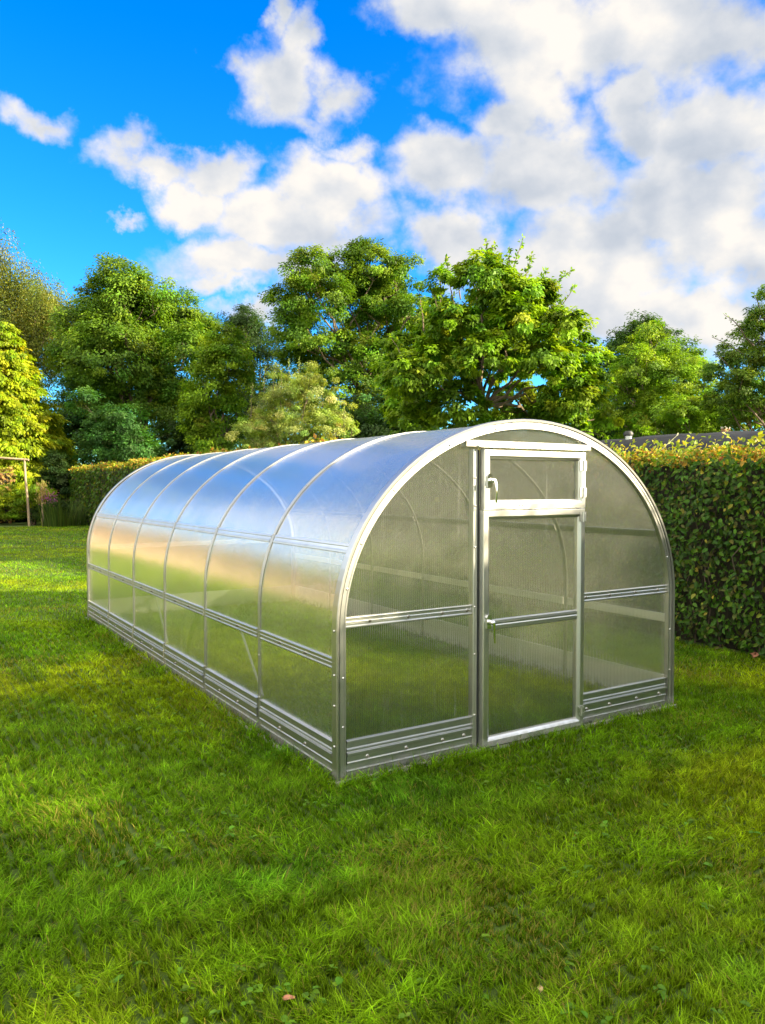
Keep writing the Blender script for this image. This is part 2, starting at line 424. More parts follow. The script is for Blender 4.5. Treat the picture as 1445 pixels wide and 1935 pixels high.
# kick plates: profile (z, outward)
KP = [(0.0, 0), (.052, 0), (.055, .007), (.060, .007), (.063, 0), (.098, 0), (.103, .013), (.110, .013), (.114, .008), (.148, .008), (.152, .018), (.168, .018),
      (.172, .004), (.184, .004), (.187, .010), (.191, .010), (.194, .003), (.228, .003), (.231, .012), (.240, .012), (.243, -.012), (.0, -.012)]
RP = [(-.033, -.002), (-.033, .010), (-.029, .013), (-.022, .013), (-.019, .006), (-.006, .006), (-.004, .009), (.004, .009), (.006, .006), (.019, .006), (.022, .014), (.030, .014), (.033, .010), (.033, -.002)]
bolt_me = None
def bolts(parent, spots, nrm, nut=False):
    global bolt_me
    if bolt_me is None:
        b = MB(); b.dome((0, 0, 0), (0, -1, 0), .0125, .004, 12, 3); b.dome((0, -.003, 0), (0, -1, 0), .0085, .012, 6, 2); b.dome((0, -.012, 0), (0, -1, 0), .005, .010, 8, 2)
        o = b.build('bolt', M_BOLT, parent); bolt_me = o.data; o.location = spots[0]; o.rotation_euler = (0, 0, math.atan2(nrm[0], -nrm[1])); rest = spots[1:]
    else: rest = spots
    for s_ in rest:
        o = link('bolt', bolt_me, None, parent, s_); o.rotation_euler = (0, 0, math.atan2(nrm[0], -nrm[1]))

def plate_x(x0, x1, y, sgn, name='kick_plate'):
    rings = [[(x, y + sgn * o_, z) for (z, o_) in KP] for x in (x0, x1)]
    return bevel(MB().loft(rings).build(name, M_PLATE, gh), .001)
def plate_y(y0, y1, x, sgn, name='kick_plate', mt=None):
    rings = [[(x + sgn * o_, y, z) for (z, o_) in KP] for y in (y0, y1)]
    return bevel(MB().loft(rings).build(name, mt or M_PLATEY, gh), .001)
def rail_x(x0, x1, y, z0, sgn):
    rings = [[(x, y + sgn * o_, z0 + dz) for (dz, o_) in RP] for x in (x0, x1)]
    return bevel(MB().loft(rings).build('cross_rail', M_AX, gh), .001)
PP = [(-.030, -.001), (-.030, .004), (-.013, .006), (-.011, .003), (.011, .003), (.013, .006), (.030, .004), (.030, -.001)]
def rail_y(y0, y1, z0, right=False, name='side_rail'):
    x0 = x_at(z0); nx, nz = (-1., 0.)
    if z0 > ZC: nx = (x0 - 1.5) / 2.25; nz = (z0 - ZC) / EB ** 2; l = math.hypot(nx, nz); nx /= l; nz /= l
    tx, tz = -nz, nx
    if tz < 0: tx, tz = -tx, -tz
    rings = []
    for y in (y0, y1):
        rg = []
        for dz, o_ in (PP if name == 'purlin' else RP):
            x = x0 + nx * (o_ + .001) + tx * dz; z = z0 + nz * (o_ + .001) + tz * dz
            rg.append((W - x if right else x, y, z))
        rings.append(rg)
    return bevel(MB().loft(rings).build(name, M_AY_LIT if right else (M_PUR if name == 'purlin' else M_AY), gh), .001)

k = plate_x(.058, DX0 - .045, -.006, -1); bolts(k, [(.20, -.0145, .128), (.48, -.0145, .128), (.76, -.0145, .128), (.93, -.0145, .128)], (0, -1, 0))
k = plate_x(DX1 + .045, W - .058, -.006, -1); bolts(k, [(2.06, -.0145, .128), (2.30, -.0145, .128), (2.60, -.0145, .128), (2.86, -.0145, .128)], (0, -1, 0))
plate_x(.058, W - .058, LEN + .006, 1); rail_x(.058, W - .058, LEN + .004, .94, 1)
k = rail_x(.05, DX0 - .045, 0.0, .941, -1); bolts(k, [(.22, -.007, .941), (.50, -.007, .941), (.76, -.007, .941), (.96, -.007, .941)], (0, -1, 0))
k = rail_x(DX1 + .045, W - .05, 0.0, .941, -1); bolts(k, [(2.05, -.007, .941), (2.30, -.007, .941), (2.58, -.007, .941), (2.84, -.007, .941)], (0, -1, 0))
for i in range(NB):
    ya, yb = i * BAY + .030, (i + 1) * BAY - .030
    k = plate_y(ya, yb, -.006, -1); bolts(k, [(-.0145, ya + .36, .128), (-.0145, ya + .74, .128)], (-1, 0, 0))
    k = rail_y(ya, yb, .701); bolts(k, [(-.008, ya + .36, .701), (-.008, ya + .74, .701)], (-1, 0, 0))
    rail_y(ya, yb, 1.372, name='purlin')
    plate_y(ya, yb, W + .006, 1, mt=M_AY_LIT); rail_y(ya, yb, .701, True); rail_y(ya, yb, 1.372, True, 'purlin')
# ridge purlin inside
MB().box(1.475, 1.525, .03, LEN - .03, 2.135, 2.165).build('purlin', M_AY, gh)

cm0, h, out = new_mat('concrete'); t = h.n('ShaderNodeTexCoord'); h.put(out.inputs[0], principled(h, Base_Color=h.mix(h.noise(t.outputs['Object'], 18, 6, .7), (.20, .19, .16), (.40, .39, .35)), Roughness=.9).outputs[0])
ft = MB(); ft.box(-.035, W + .035, -.055, -.030, -.05, .022); ft.box(-.055, -.030, -.03, LEN, -.05, .018); ft.build('footing', cm0, gh)
# door posts, header, sill
def post(x, nm='door_post', y=-.010):
    mb = MB()
    mb.loft([[(x - .020, y - .004, z), (x - .020, y - .012, z), (x - .012, y - .014, z), (x - .004, y - .014, z), (x - .002, y - .004, z), (x + .020, y - .004, z), (x + .020, y + .035, z), (x - .020, y + .035, z)] for z in (0.0, 1.985)])
    return bevel(mb.build(nm, M_AZ, gh), .001)
pl = post(DX0 - .024); pr = post(DX1 + .024)
sb = Screws()
for z in (.25, .65, .96, 1.35, 1.62, 1.80): sb.dome((DX0 - .031, -.024, z), (0, -1, 0), .006, .004)
sb.build('screw', M_BOLT, pl)
gk = MB().box(DX0 - .003, DX0 + .010, -.016, .02, .03, 1.98).build('gap_strip', M_BLACK, gh)  # near-black strip filling the gap beside the door frame
gk = MB().box(DX1 - .010, DX1 + .003, -.016, .02, .03, 1.98).build('gap_strip', M_BLACK, gh)
hd = MB(); hd.loft([[(x, -.014, 2.000), (x, -.034, 2.000), (x, -.036, 2.030), (x, -.030, 2.040), (x, -.014, 2.044), (x, .02, 2.044), (x, .02, 2.000)] for x in (DX0 - .11, DX1 + .10)])
hdr = bevel(hd.build('door_header', M_AX, gh), .0015)
lp = MB(); lp.loft([[(x, -.036, 1.999), (x, -.074, 1.994), (x, -.075, 1.998), (x, -.036, 2.012)] for x in (DX0 - .02, DX1 + .012)]); bevel(lp.build('drip_lip', M_AX, hdr), .001)
MB().box(DX0, DX1, -.035, .03, .0, .022).build('door_sill', M_AX, gh)

def frame(x0, x1, z0, z1, w, y0, parent, name='frame', right_w=None):
    """mitred four-member frame, extruded profile with a chamfered face"""
    o = []
    P = [(0, .0), (0, -.040), (.004, -.046), (.040, -.046), (w - .012, -.040), (w, -.030), (w, .0)]   # (inwards, y)
    mb = {}
    corners = [(x0, z0, 1, 1), (x1, z0, -1, 1), (x1, z1, -1, -1), (x0, z1, 1, -1)]
    ring = lambda c: [(c[0] + c[2] * a, y0 + b, c[1] + c[3] * a) for a, b in P]
    for i, nm, mt in ((0, 'bottom_rail', M_AX), (1, 'stile', M_AZ), (2, 'top_rail', M_AX), (3, 'stile', M_AZ)):
        bevel(MB().loft([ring(corners[i]), ring(corners[(i + 1) % 4])]).build(nm, mt, parent), .0012)

def handle(parent, x, y, z, L=.17, curve=True):
    mb = MB()
    mb.loft([[(x - .018, y - t, z - .045), (x + .018, y - t, z - .045), (x + .020, y - t, z + .030), (x + .010, y - t, z + .046), (x - .010, y - t, z + .046), (x - .020, y - t, z + .030)] for t in (0., .012)])
    mb.tube([(x, y - .010, z), (x, y - .030, z), (x, y - .052, z)], [.017, .015, .014], 12)
    mb.dome((x, y - .050, z), (0, -1, 0), .0175, .012, 12)
    n = 9; pts = []; rad = []
    for i in range(n):
        t = i / (n - 1); yy = y - .058 - (.016 * math.sin(t * math.pi * .9) if curve else 0); pts.append((x + (.006 * t), yy, z + .004 - L * t)); rad.append(.0105 - .004 * t)
    mb.tube(pts, rad, 10)
    return mb.build('handle', M_CHROME, parent)
def hinge(parent, x, y, z):
    mb = MB(); mb.box(x - .034, x - .004, y - .0035, y, z - .034, z + .034); mb.box(x + .004, x + .030, y - .0035, y, z - .034, z + .034)
    mb.tube([(x, y - .006, z - .036), (x, y - .006, z + .036)], .0075, 10)
    for dz in (-.02, .02):
        mb.dome((x - .020, y - .0035, z + dz), (0, -1, 0), .005, .003); mb.dome((x + .018, y - .0035, z + dz), (0, -1, 0), .005, .003)
    return mb.build('hinge', M_AZ, parent)

ZS = 1.590
vent = empty('vent_window'); vent.parent = gh
door = empty('door'); door.parent = gh
Y0 = -.018
frame(DX0 + .014, DX1 + .022, ZS + .002, 1.985, .062, Y0, vent)
frame(DX0 + .008, DX1 + .018, .030, ZS - .002, .062, Y0, door)
def pane(x0, x1, z0, z1, y, parent): return MB().add([(x0, y, z0), (x1, y, z0), (x1, y, z1), (x0, y, z1)], [(0, 1, 2, 3)]).build('pane', M_POLY_X, parent)
pane(DX0 + .06, DX1 - .03, ZS + .05, 1.94, Y0 - .014, vent)
pane(DX0 + .055, DX1 - .03, .08, ZS - .05, Y0 - .014, door)
mr = MB(); mr.loft([[(x, Y0 - .012, .800), (x, Y0 - .030, .800), (x, Y0 - .034, .804), (x, Y0 - .034, .830), (x, Y0 - .030, .834), (x, Y0 - .030, .840), (x, Y0 - .034, .844), (x, Y0 - .032, .863), (x, Y0 - .012, .868)] for x in (DX0 + .069, DX1 - .043)])
bevel(mr.build('mid_rail', M_AX, door), .001)
handle(vent, DX0 + .052, Y0 - .046, 1.780, .145); handle(door, DX0 + .050, Y0 - .046, .860, .135, False)
for z in (1.89, 1.70): hinge(vent, DX1 - .006, Y0 - .047, z)
for z in (1.53, .145): hinge(door, DX1 - .008, Y0 - .047, z)
sb = Screws()
for dx in (-.011, .011): sb.dome((1.37 + dx * 1.3, Y0 - .0455, ZS + .032), (0, -1, 0), .0065, .003)
sb.build('screw', M_BOLT, vent)
# diagonal braces seen through the side wall
br = MB()
for y in (1.5 * BAY - .2, 3.5 * BAY - .2): br.tube([(.03, y - .35, .25), (.03, y + .10, .70)], .009, 6)
br.build('brace', M_AY, gh)

# ------------------------------------------------------------------ leaves
LEAF4 = np.array([[0, 0, 0], [-.5, .45, .10], [0, 1, -.05], [.5, .45, .10]], float); LF4 = np.array([[0, 3, 2, 1]])
LEAF6 = np.array([[0, 0, 0], [-.42, .28, .10], [-.40, .66, .10], [0, 1, -.10], [.40, .66, .10], [.42, .28, .10], [0, .5, -.02]], float)
LF6 = np.array([[0, 6, 2, 1], [6, 3, 2, 2], [0, 5, 4, 6], [6, 4, 3, 3]])
LF6T = np.array([[0, 6, 1], [1, 6, 2], [6, 3, 2], [0, 5, 6], [5, 4, 6], [6, 4, 3]])

def unit(a): return a / (np.linalg.norm(a, axis=-1, keepdims=True) + 1e-9)
def leaf_geo(P, N, T, L, Wd, col, tmpl=LEAF4, fc=LF4):
    """P centres, N normals, T directions, L lengths, Wd widths -> verts, faces, colours"""
    N = unit(N); T = unit(T - (T * N).sum(1, keepdims=True) * N); S = np.cross(T, N)
    k = len(tmpl)
    V = (P[:, None] + S[:, None] * (tmpl[None, :, 0:1] * Wd[:, None, None]) + T[:, None] * (tmpl[None, :, 1:2] * L[:, None, None]) + N[:, None] * (tmpl[None, :, 2:3] * L[:, None, None]))
    F = (fc[None] + (np.arange(len(P)) * k)[:, None, None]).reshape(-1, fc.shape[1])
    return V.reshape(-1, 3), F, np.repeat(col, k, axis=0)

def palette(n, cols, jit=.18, gain=1.0):
    c = np.array(cols)[rng.integers(0, len(cols), n)] * gain
    return np.clip(c * (1 + jit * rng.normal(size=(n, 1))) * (1 + .07 * rng.normal(size=(n, 3))), .002, 1)

def sph(n):
    v = rng.normal(size=(n, 3)); return unit(v)

def crown(lobes, n_cl, cl_r, per, leaf, cols, _k=(.62, 2.3), flat=.65, droop=.3, sprigs=(), asp=.5, core=.45, stretch_z=1.0, upn=.5):
    """leaf clumps spread through a set of lobes (centre, radius); returns leaf arrays and the clump centres"""
    leaf = leaf * _k[0]; per = int(per * _k[1])
    C = np.array([l[0] for l in lobes]); Rr = np.array([l[1] for l in lobes])
    w = Rr ** 2; w = w / w.sum(); idx = rng.choice(len(lobes), n_cl, p=w)
    d = sph(n_cl); d[:, 2] = np.where(d[:, 2] < -.5, -d[:, 2], d[:, 2])
    fac = core + (1.04 - core) * rng.random(n_cl) ** .55
    cc = C[idx] + d * (Rr[idx] * fac)[:, None]
    cr = cl_r * (.55 + .8 * rng.random(n_cl))
    ccol = palette(n_cl, cols, .20, 1.22)
    n = n_cl * per; ii = np.repeat(np.arange(n_cl), per)
    q = sph(n) * (rng.random(n) ** .45)[:, None]; q[:, 2] *= flat * stretch_z
    P = cc[ii] + q * cr[ii][:, None]
    out_ = unit(d[ii] + .5 * q)
    N = unit(upn * np.array([0, 0, 1.]) + .55 * out_ + .55 * sph(n))
    T = unit(out_ + .5 * sph(n) - droop * np.array([0, 0, 1.]))
    L = leaf * (.6 + .8 * rng.random(n))
    col = ccol[ii] * (1 + .14 * rng.normal(size=(n, 1)))
    Ps, Ns, Ts, Ls, Cs = [P], [N], [T], [L], [col]
    for (a, b, k) in sprigs:                                    # leafy twigs
        t = rng.random(k); pts = a + (b - a) * t[:, None] + .5 * leaf * rng.normal(size=(k, 3)) * (1.3 - t)[:, None]
        Ps.append(pts); Ns.append(unit(sph(k) + np.array([0, 0, .6]))); Ts.append(unit((b - a)[None] / np.linalg.norm(b - a) * .6 + sph(k)))
        Ls.append(leaf * (.7 + .6 * rng.random(k))); Cs.append(palette(k, cols, .18, 1.3))
    P, N, T, L, col = map(np.concatenate, (Ps, Ns, Ts, Ls, Cs))
    keep = P[:, 2] > .05
    P, N, T, L, col = P[keep], N[keep], T[keep], L[keep], np.clip(col[keep], .002, 1)
    return leaf_geo(P, N, T, L, L * asp, col), cc

def limb(mb, a, b, r0, r1, wob=.08, n=5, seg=7):
    a = np.array(a, float); b = np.array(b, float); l = np.linalg.norm(b - a); pts = []
    for i in range(n + 1):
        t = i / n; p = a + (b - a) * t
        if 0 < i < n: p = p + rng.normal(size=3) * wob * l * .5 * math.sin(math.pi * t)
        p[2] += .06 * l * math.sin(math.pi * t); pts.append(p)
    mb.tube(pts, [r0 + (r1 - r0) * i / n for i in range(n + 1)], seg); return pts

def tree(name, label, cat, d, trunk_u, lobes_px, cols, n_cl, cl_px, per, leaf, group=None, bark=M_BARK, trunk_r=.2, fork_v=None, sprigs_px=(), depth=.8, mat=M_LEAF, stems=1, **kw):
    """lobes are (u, v, radius) surveyed in photo pixels at distance d; depth is spread over the crown's own radius"""
    s = d / FPX
    base = at(trunk_u, 920, d); base[2] = 0
    lobes = []
    us = [l[0] for l in lobes_px]; half = (max(us) - min(us)) * .5 * s
    for l in lobes_px:
        off = l[3] if len(l) > 3 else rng.uniform(-1, 1) * depth
        c = at(l[0], l[1], d) + FW * np.array([1, 1, 0]) * off * max(half, l[2] * s) * .8
        lobes.append((c, l[2] * s))
    # back-side lobes so that the crown is round
    extra = []
    for c, r in lobes[::2]:
        extra.append((c + np.array([FW[0], FW[1], 0]) * half * .9 + np.array([0, 0, -r * .3]), r * .95))
    allb = lobes + extra
    spr = [(at(a[0], a[1], d), at(b_[0], b_[1], d) + FW * rng.uniform(-.3, .3), k) for (a, b_, k) in sprigs_px]
    (V, F, C), cc = crown(allb, n_cl, cl_px * s, per, leaf, cols, sprigs=spr, **kw)
    root = empty(name, base); tag(root, label, cat, group)
    ob = link('crown', np_mesh('crown', V - base, F, C), mat, root)
    top = max(c[2] for c, r in lobes)
    fk = at(trunk_u, fork_v, d)[2] if fork_v else top * .35
    mb = MB()
    for st in range(stems):
        o = np.array([0, 0, 0.]) if stems == 1 else np.array([math.cos(st * 2.4) * trunk_r * 2, math.sin(st * 2.4) * trunk_r * 2, 0])
        f_ = np.array([rng.normal() * .1, rng.normal() * .1, fk]) + o * 1.5
        limb(mb, o, f_, trunk_r * 1.15, trunk_r * .8, .03, 5, 9)
        for c, r in allb[st::stems][:16]:
            e = c - base; pts = limb(mb, f_, e, trunk_r * .38, trunk_r * .08, .10, 6, 6)
            near = cc[np.linalg.norm(cc - c, axis=1) < r * 1.1]
            for q in near[:4]: limb(mb, pts[-2], q - base, trunk_r * .10, trunk_r * .03, .1, 3, 5)
    for (a, b_, k) in spr: limb(mb, a - base + np.array([0, 0, -.3]), b_ - base, .018, .004, .03, 4, 5)
    mb.build('trunk', bark, root)
    return root

G_ASH = [(.075, .15, .012), (.10, .18, .014), (.055, .12, .012), (.13, .20, .016)]
G_LIME = [(.125, .215, .012), (.16, .245, .012), (.095, .18, .011)]
G_GOLD = [(.27, .33, .008), (.21, .29, .008), (.31, .35, .012), (.15, .23, .008)]
G_OLIVE = [(.10, .13, .022), (.13, .15, .025), (.075, .105, .02), (.15, .155, .024)]
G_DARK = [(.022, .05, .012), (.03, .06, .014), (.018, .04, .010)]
G_SILV = [(.18, .24, .05), (.23, .28, .07), (.13, .19, .035), (.27, .30, .11)]
G_APPLE = [(.105, .20, .012), (.14, .24, .013), (.19, .27, .016), (.07, .15, .010)]
G_BLUE = [(.05, .14, .03), (.07, .16, .035), (.04, .11, .022)]
GRP = 'trees behind the garden hedge'

tree('birch_tree', 'tall weeping birch with thin olive gold foliage behind the golden conifer', 'tree', 52, 5,
     [(15, 560, 62), (55, 590, 66), (90, 625, 45), (10, 650, 85), (-70, 570, 100), (25, 515, 32), (75, 680, 55), (-120, 650, 120), (105, 590, 22), (0, 740, 85)],
     G_OLIVE, 760, 22, 74, .24, GRP, trunk_r=.24, flat=2.0, droop=1.6, asp=.45, core=.35, upn=.1)
tree('ash_tree', 'large round ash with deep green crown left of the greenhouse', 'tree', 47, 255,
     [(245, 590, 75), (190, 640, 75), (300, 620, 75), (335, 690, 65), (235, 700, 90), (160, 690, 55), (285, 760, 80), (350, 630, 50), (180, 760, 60), (240, 545, 40), (150, 620, 40), (165, 590, 42), (325, 580, 42), (205, 545, 34), (285, 550, 38), (365, 660, 40), (140, 680, 34), (330, 780, 60), (205, 570, 40)],
     G_ASH, 1250, 21, 64, .27, GRP, trunk_r=.35, core=.45)
tree('maple_tree', 'yellow green maple in front of the ash, left of the silvery shrub', 'tree', 42, 415,
     [(425, 640, 30), (440, 690, 42), (400, 740, 45), (430, 790, 45), (380, 790, 45), (455, 730, 30), (400, 840, 45), (410, 690, 35)],
     G_LIME, 420, 17, 56, .22, GRP, trunk_r=.16, droop=.5)
tree('sycamore_bush', 'low bluish green sycamore bush under the ash above the far hedge', 'bush', 40, 215,
     [(195, 800, 36), (240, 812, 42), (215, 842, 48), (160, 765, 32), (260, 850, 38), (180, 850, 40)],
     G_BLUE, 300, 15, 54, .20, GRP, trunk_r=.10, stems=3)
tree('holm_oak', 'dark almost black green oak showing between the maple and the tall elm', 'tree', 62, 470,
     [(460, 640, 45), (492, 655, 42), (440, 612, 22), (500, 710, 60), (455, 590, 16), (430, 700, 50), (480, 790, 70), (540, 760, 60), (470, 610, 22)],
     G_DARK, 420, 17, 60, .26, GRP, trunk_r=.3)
tree('whitebeam_shrub', 'pale silvery green shrub with upright shoots behind the greenhouse roof', 'shrub', 31, 565,
     [(540, 735, 48), (590, 745, 52), (560, 790, 78), (620, 790, 50), (500, 785, 45), (640, 812, 32), (520, 830, 60), (600, 840, 60), (480, 830, 40)],
     G_SILV, 560, 11, 64, .11, GRP, trunk_r=.09, stems=4, asp=.5,
     sprigs_px=[((u + random.uniform(-8, 8), v + 55), (u, v), 60) for (u, v) in [(500, 690), (520, 682), (545, 677), (566, 675), (590, 690), (610, 720), (625, 738), (650, 760), (640, 748), (475, 720), (668, 795), (580, 700), (532, 700)]])
tree('elm_tree', 'tall open elm with forked pale limbs behind the greenhouse', 'tree', 40, 690,
     [(705, 505, 48), (650, 500, 36), (590, 520, 36), (760, 515, 36), (555, 580, 38), (615, 590, 55), (700, 580, 66), (545, 640, 36), (640, 660, 46), (745, 590, 50), (590, 650, 40), (690, 480, 26), (775, 600, 40), (730, 660, 44), (560, 545, 24), (625, 535, 34), (770, 690, 46), (610, 720, 40), (560, 690, 40), (660, 740, 46), (720, 770, 56), (620, 790, 50), (700, 690, 50), (660, 560, 44), (730, 540, 40)],
     G_ASH + G_LIME[:1], 1150, 17, 60, .23, GRP, trunk_r=.22, fork_v=760, bark=M_BARK2, core=.5)
tree('cherry_tree', 'nearest leafy fruit tree with drooping leaves and upright top shoots above the greenhouse door', 'tree', 17.5, 920,
     [(955, 565, 55), (900, 560, 50), (850, 590, 48), (1010, 580, 48), (1040, 645, 52), (1085, 690, 46), (975, 650, 72), (890, 650, 70), (815, 640, 48), (835, 720, 64), (775, 735, 46), (1055, 735, 60), (1105, 745, 42), (1105, 800, 38), (1000, 770, 60), (860, 790, 56), (790, 790, 46), (940, 520, 28), (1050, 800, 46), (740, 690, 36), (760, 640, 34), (1140, 800, 24), (830, 540, 30), (950, 640, 46, -.75), (900, 700, 46, -.8), (1000, 700, 46, -.8), (850, 640, 40, -.7), (1040, 650, 40, -.7), (960, 590, 40, -.6), (810, 700, 40, -.7), (1060, 770, 44, -.7), (930, 590, 36, -.5)],
     G_APPLE, 1500, 14, 60, .135, GRP, _k=(.78, 1.6), trunk_r=.12, fork_v=770, bark=M_BARK2, droop=.7, asp=.5, core=.4,
     sprigs_px=[((920, 540), (918, 452), 60), ((955, 545), (985, 455), 70), ((860, 560), (843, 478), 55), ((1010, 560), (1080, 512), 70), ((1030, 600), (1082, 545), 45), ((900, 540), (890, 490), 45), ((960, 530), (945, 478), 45),
                ((1090, 690), (1135, 655), 50), ((1110, 770), (1160, 795), 50), ((1000, 560), (1035, 505), 55), ((800, 600), (790, 545), 50), ((870, 540), (862, 500), 30), ((930, 520), (905, 470), 60), ((960, 540), (960, 470), 60), ((985, 545), (1005, 480), 55), ((1020, 580), (1060, 535), 55), ((840, 590), (812, 545), 50), ((900, 530), (935, 462), 60), ((1060, 660), (1110, 620), 60), ((1095, 730), (1150, 720), 60), ((1100, 790), (1150, 830), 60), ((765, 660), (735, 630), 50), ((830, 560), (835, 500), 45)])
tree('beech_tree', 'dark green round topped tree farthest back above the shed roof', 'tree', 46, 1205,
     [(1205, 650, 46), (1170, 660, 32), (1245, 650, 42), (1150, 720, 50), (1220, 720, 60), (1290, 690, 40)],
     [(.035, .08, .014), (.05, .10, .016)], 330, 16, 56, .25, GRP, trunk_r=.3)
tree('alder_tree', 'bright green feathery tree behind the dark shed roof', 'tree', 33, 1245,
     [(1230, 690, 52), (1290, 685, 50), (1185, 710, 44), (1325, 705, 38), (1260, 750, 66), (1180, 780, 58), (1335, 760, 50), (1300, 800, 50), (1210, 640, 24), (1120, 770, 50), (1230, 800, 60)],
     [(.13, .22, .014), (.17, .26, .016), (.09, .17, .014)], 620, 15, 60, .17, GRP, trunk_r=.18, core=.5)
tree('hazel_tree', 'loose branching tree at the right edge with sprays reaching over the shed', 'tree', 15.5, 1475,
     [(1450, 620, 46), (1470, 570, 40), (1405, 690, 46), (1455, 710, 60), (1425, 765, 50), (1500, 660, 80), (1380, 740, 34), (1520, 760, 80)],
     [(.085, .15, .016), (.12, .18, .02), (.06, .12, .014)], 480, 15, 52, .085, GRP, trunk_r=.1, droop=.5,
     sprigs_px=[((1425, 625), (1362, 598), 60), ((1430, 660), (1355, 632), 50), ((1450, 590), (1412, 560), 45), ((1400, 690), (1350, 665), 40)])
tree('elder_bush', 'low yellow green bush just over the dark shed roof', 'bush', 21, 1310,
     [(1275, 795, 30), (1310, 782, 36), (1350, 770, 36), (1385, 785, 34), (1335, 805, 36), (1420, 790, 40)],
     G_LIME, 280, 11, 52, .12, GRP, trunk_r=.05, stems=4)

# golden conifer: a cone of drooping sprays
def conifer(d, u0, v_top, v_bot, half_px, cols, label):
    s = d / FPX; base = at(u0, 920, d); base[2] = 0
    zt = at(u0, v_top, d)[2]; n = 3400
    z = .25 + (zt - .25) * (1 - np.sqrt(rng.random(n))); hr = half_px * s
    prof = hr * np.clip((zt - z) / zt, 0, 1) ** .82 + .1
    a = rng.random(n) * 2 * math.pi; lay = .82 + .22 * np.sin(z * 5.2 + 2 * np.sin(a * 3)) * .6
    rr = prof * lay * (.50 + .56 * rng.random(n) ** .6)
    cc = np.stack([rr * np.cos(a), rr * np.sin(a), z], 1); per = 46
    ii = np.repeat(np.arange(n), per); q = sph(n * per) * rng.random((n * per, 1)) ** .4
    od = np.stack([np.cos(a), np.sin(a), -.35 + 0 * a], 1)
    P = cc[ii] + q * np.array([.30, .30, .13]) + od[ii] * (rng.random((n * per, 1)) * .45)
    N = unit(od[ii] * .6 + np.array([0, 0, .7]) + .5 * sph(n * per)); T = unit(od[ii] + .45 * sph(n * per)); L = .20 * (.6 + .8 * rng.random(n * per))
    col = np.clip(palette(n, cols, .15)[ii] * (1 + .12 * rng.normal(size=(n * per, 1))), .002, 1)
    V, F, C = leaf_geo(P, N, T, L, L * .4, col)
    root = empty('golden_conifer', base); tag(root, label, 'conifer', GRP)
    link('crown', np_mesh('crown', V, F, C), M_LEAF, root)
    mb = MB(); limb(mb, (0, 0, 0), (0, 0, zt - .4), .22, .03, .01, 8, 9); mb.build('trunk', M_BARK, root)
conifer(41, 5, 606, 905, 165, G_GOLD, 'bright golden yellow conifer cone at the left edge behind the garden bed')

# shrubs filling the ground behind the far hedge
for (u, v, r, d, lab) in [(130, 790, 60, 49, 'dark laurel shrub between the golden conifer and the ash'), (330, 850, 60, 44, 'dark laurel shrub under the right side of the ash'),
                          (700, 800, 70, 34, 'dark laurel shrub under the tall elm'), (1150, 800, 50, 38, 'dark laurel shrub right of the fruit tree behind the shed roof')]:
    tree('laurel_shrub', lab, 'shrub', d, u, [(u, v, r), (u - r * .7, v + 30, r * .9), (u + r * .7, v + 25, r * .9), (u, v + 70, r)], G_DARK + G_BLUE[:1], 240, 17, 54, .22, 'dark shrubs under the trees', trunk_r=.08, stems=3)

# far wood closing the view behind the trees
n = 2600; az = rng.uniform(R(-55), R(85), n); dd = rng.uniform(78, 100, n); zz_ = 8.6 * rng.random(n) ** .8 * (.75 + .5 * vnoise(az * 60, az * 0, 3.0))
cc = np.stack([CAM[0] + dd * np.sin(az), CAM[1] + dd * np.cos(az), zz_ + .3], 1); per = 44; ii = np.repeat(np.arange(n), per); q = sph(n * per) * rng.random((n * per, 1)) ** .4
P = cc[ii] + q * np.array([1.7, 1.7, 1.2]); L = .5 * (.6 + .8 * rng.random(n * per))
V, F, C = leaf_geo(P, unit(np.array([0, 0, .7]) + .7 * q + .6 * sph(n * per)), sph(n * per), L, L * .6, palette(n, G_DARK + [(.04, .08, .014), (.05, .09, .015)], .2)[ii])
o = link('far_wood', np_mesh('far_wood', V, F, C), M_LEAF); tag(o, 'dark distant wood closing the view behind the garden trees', 'wood', kind='stuff')

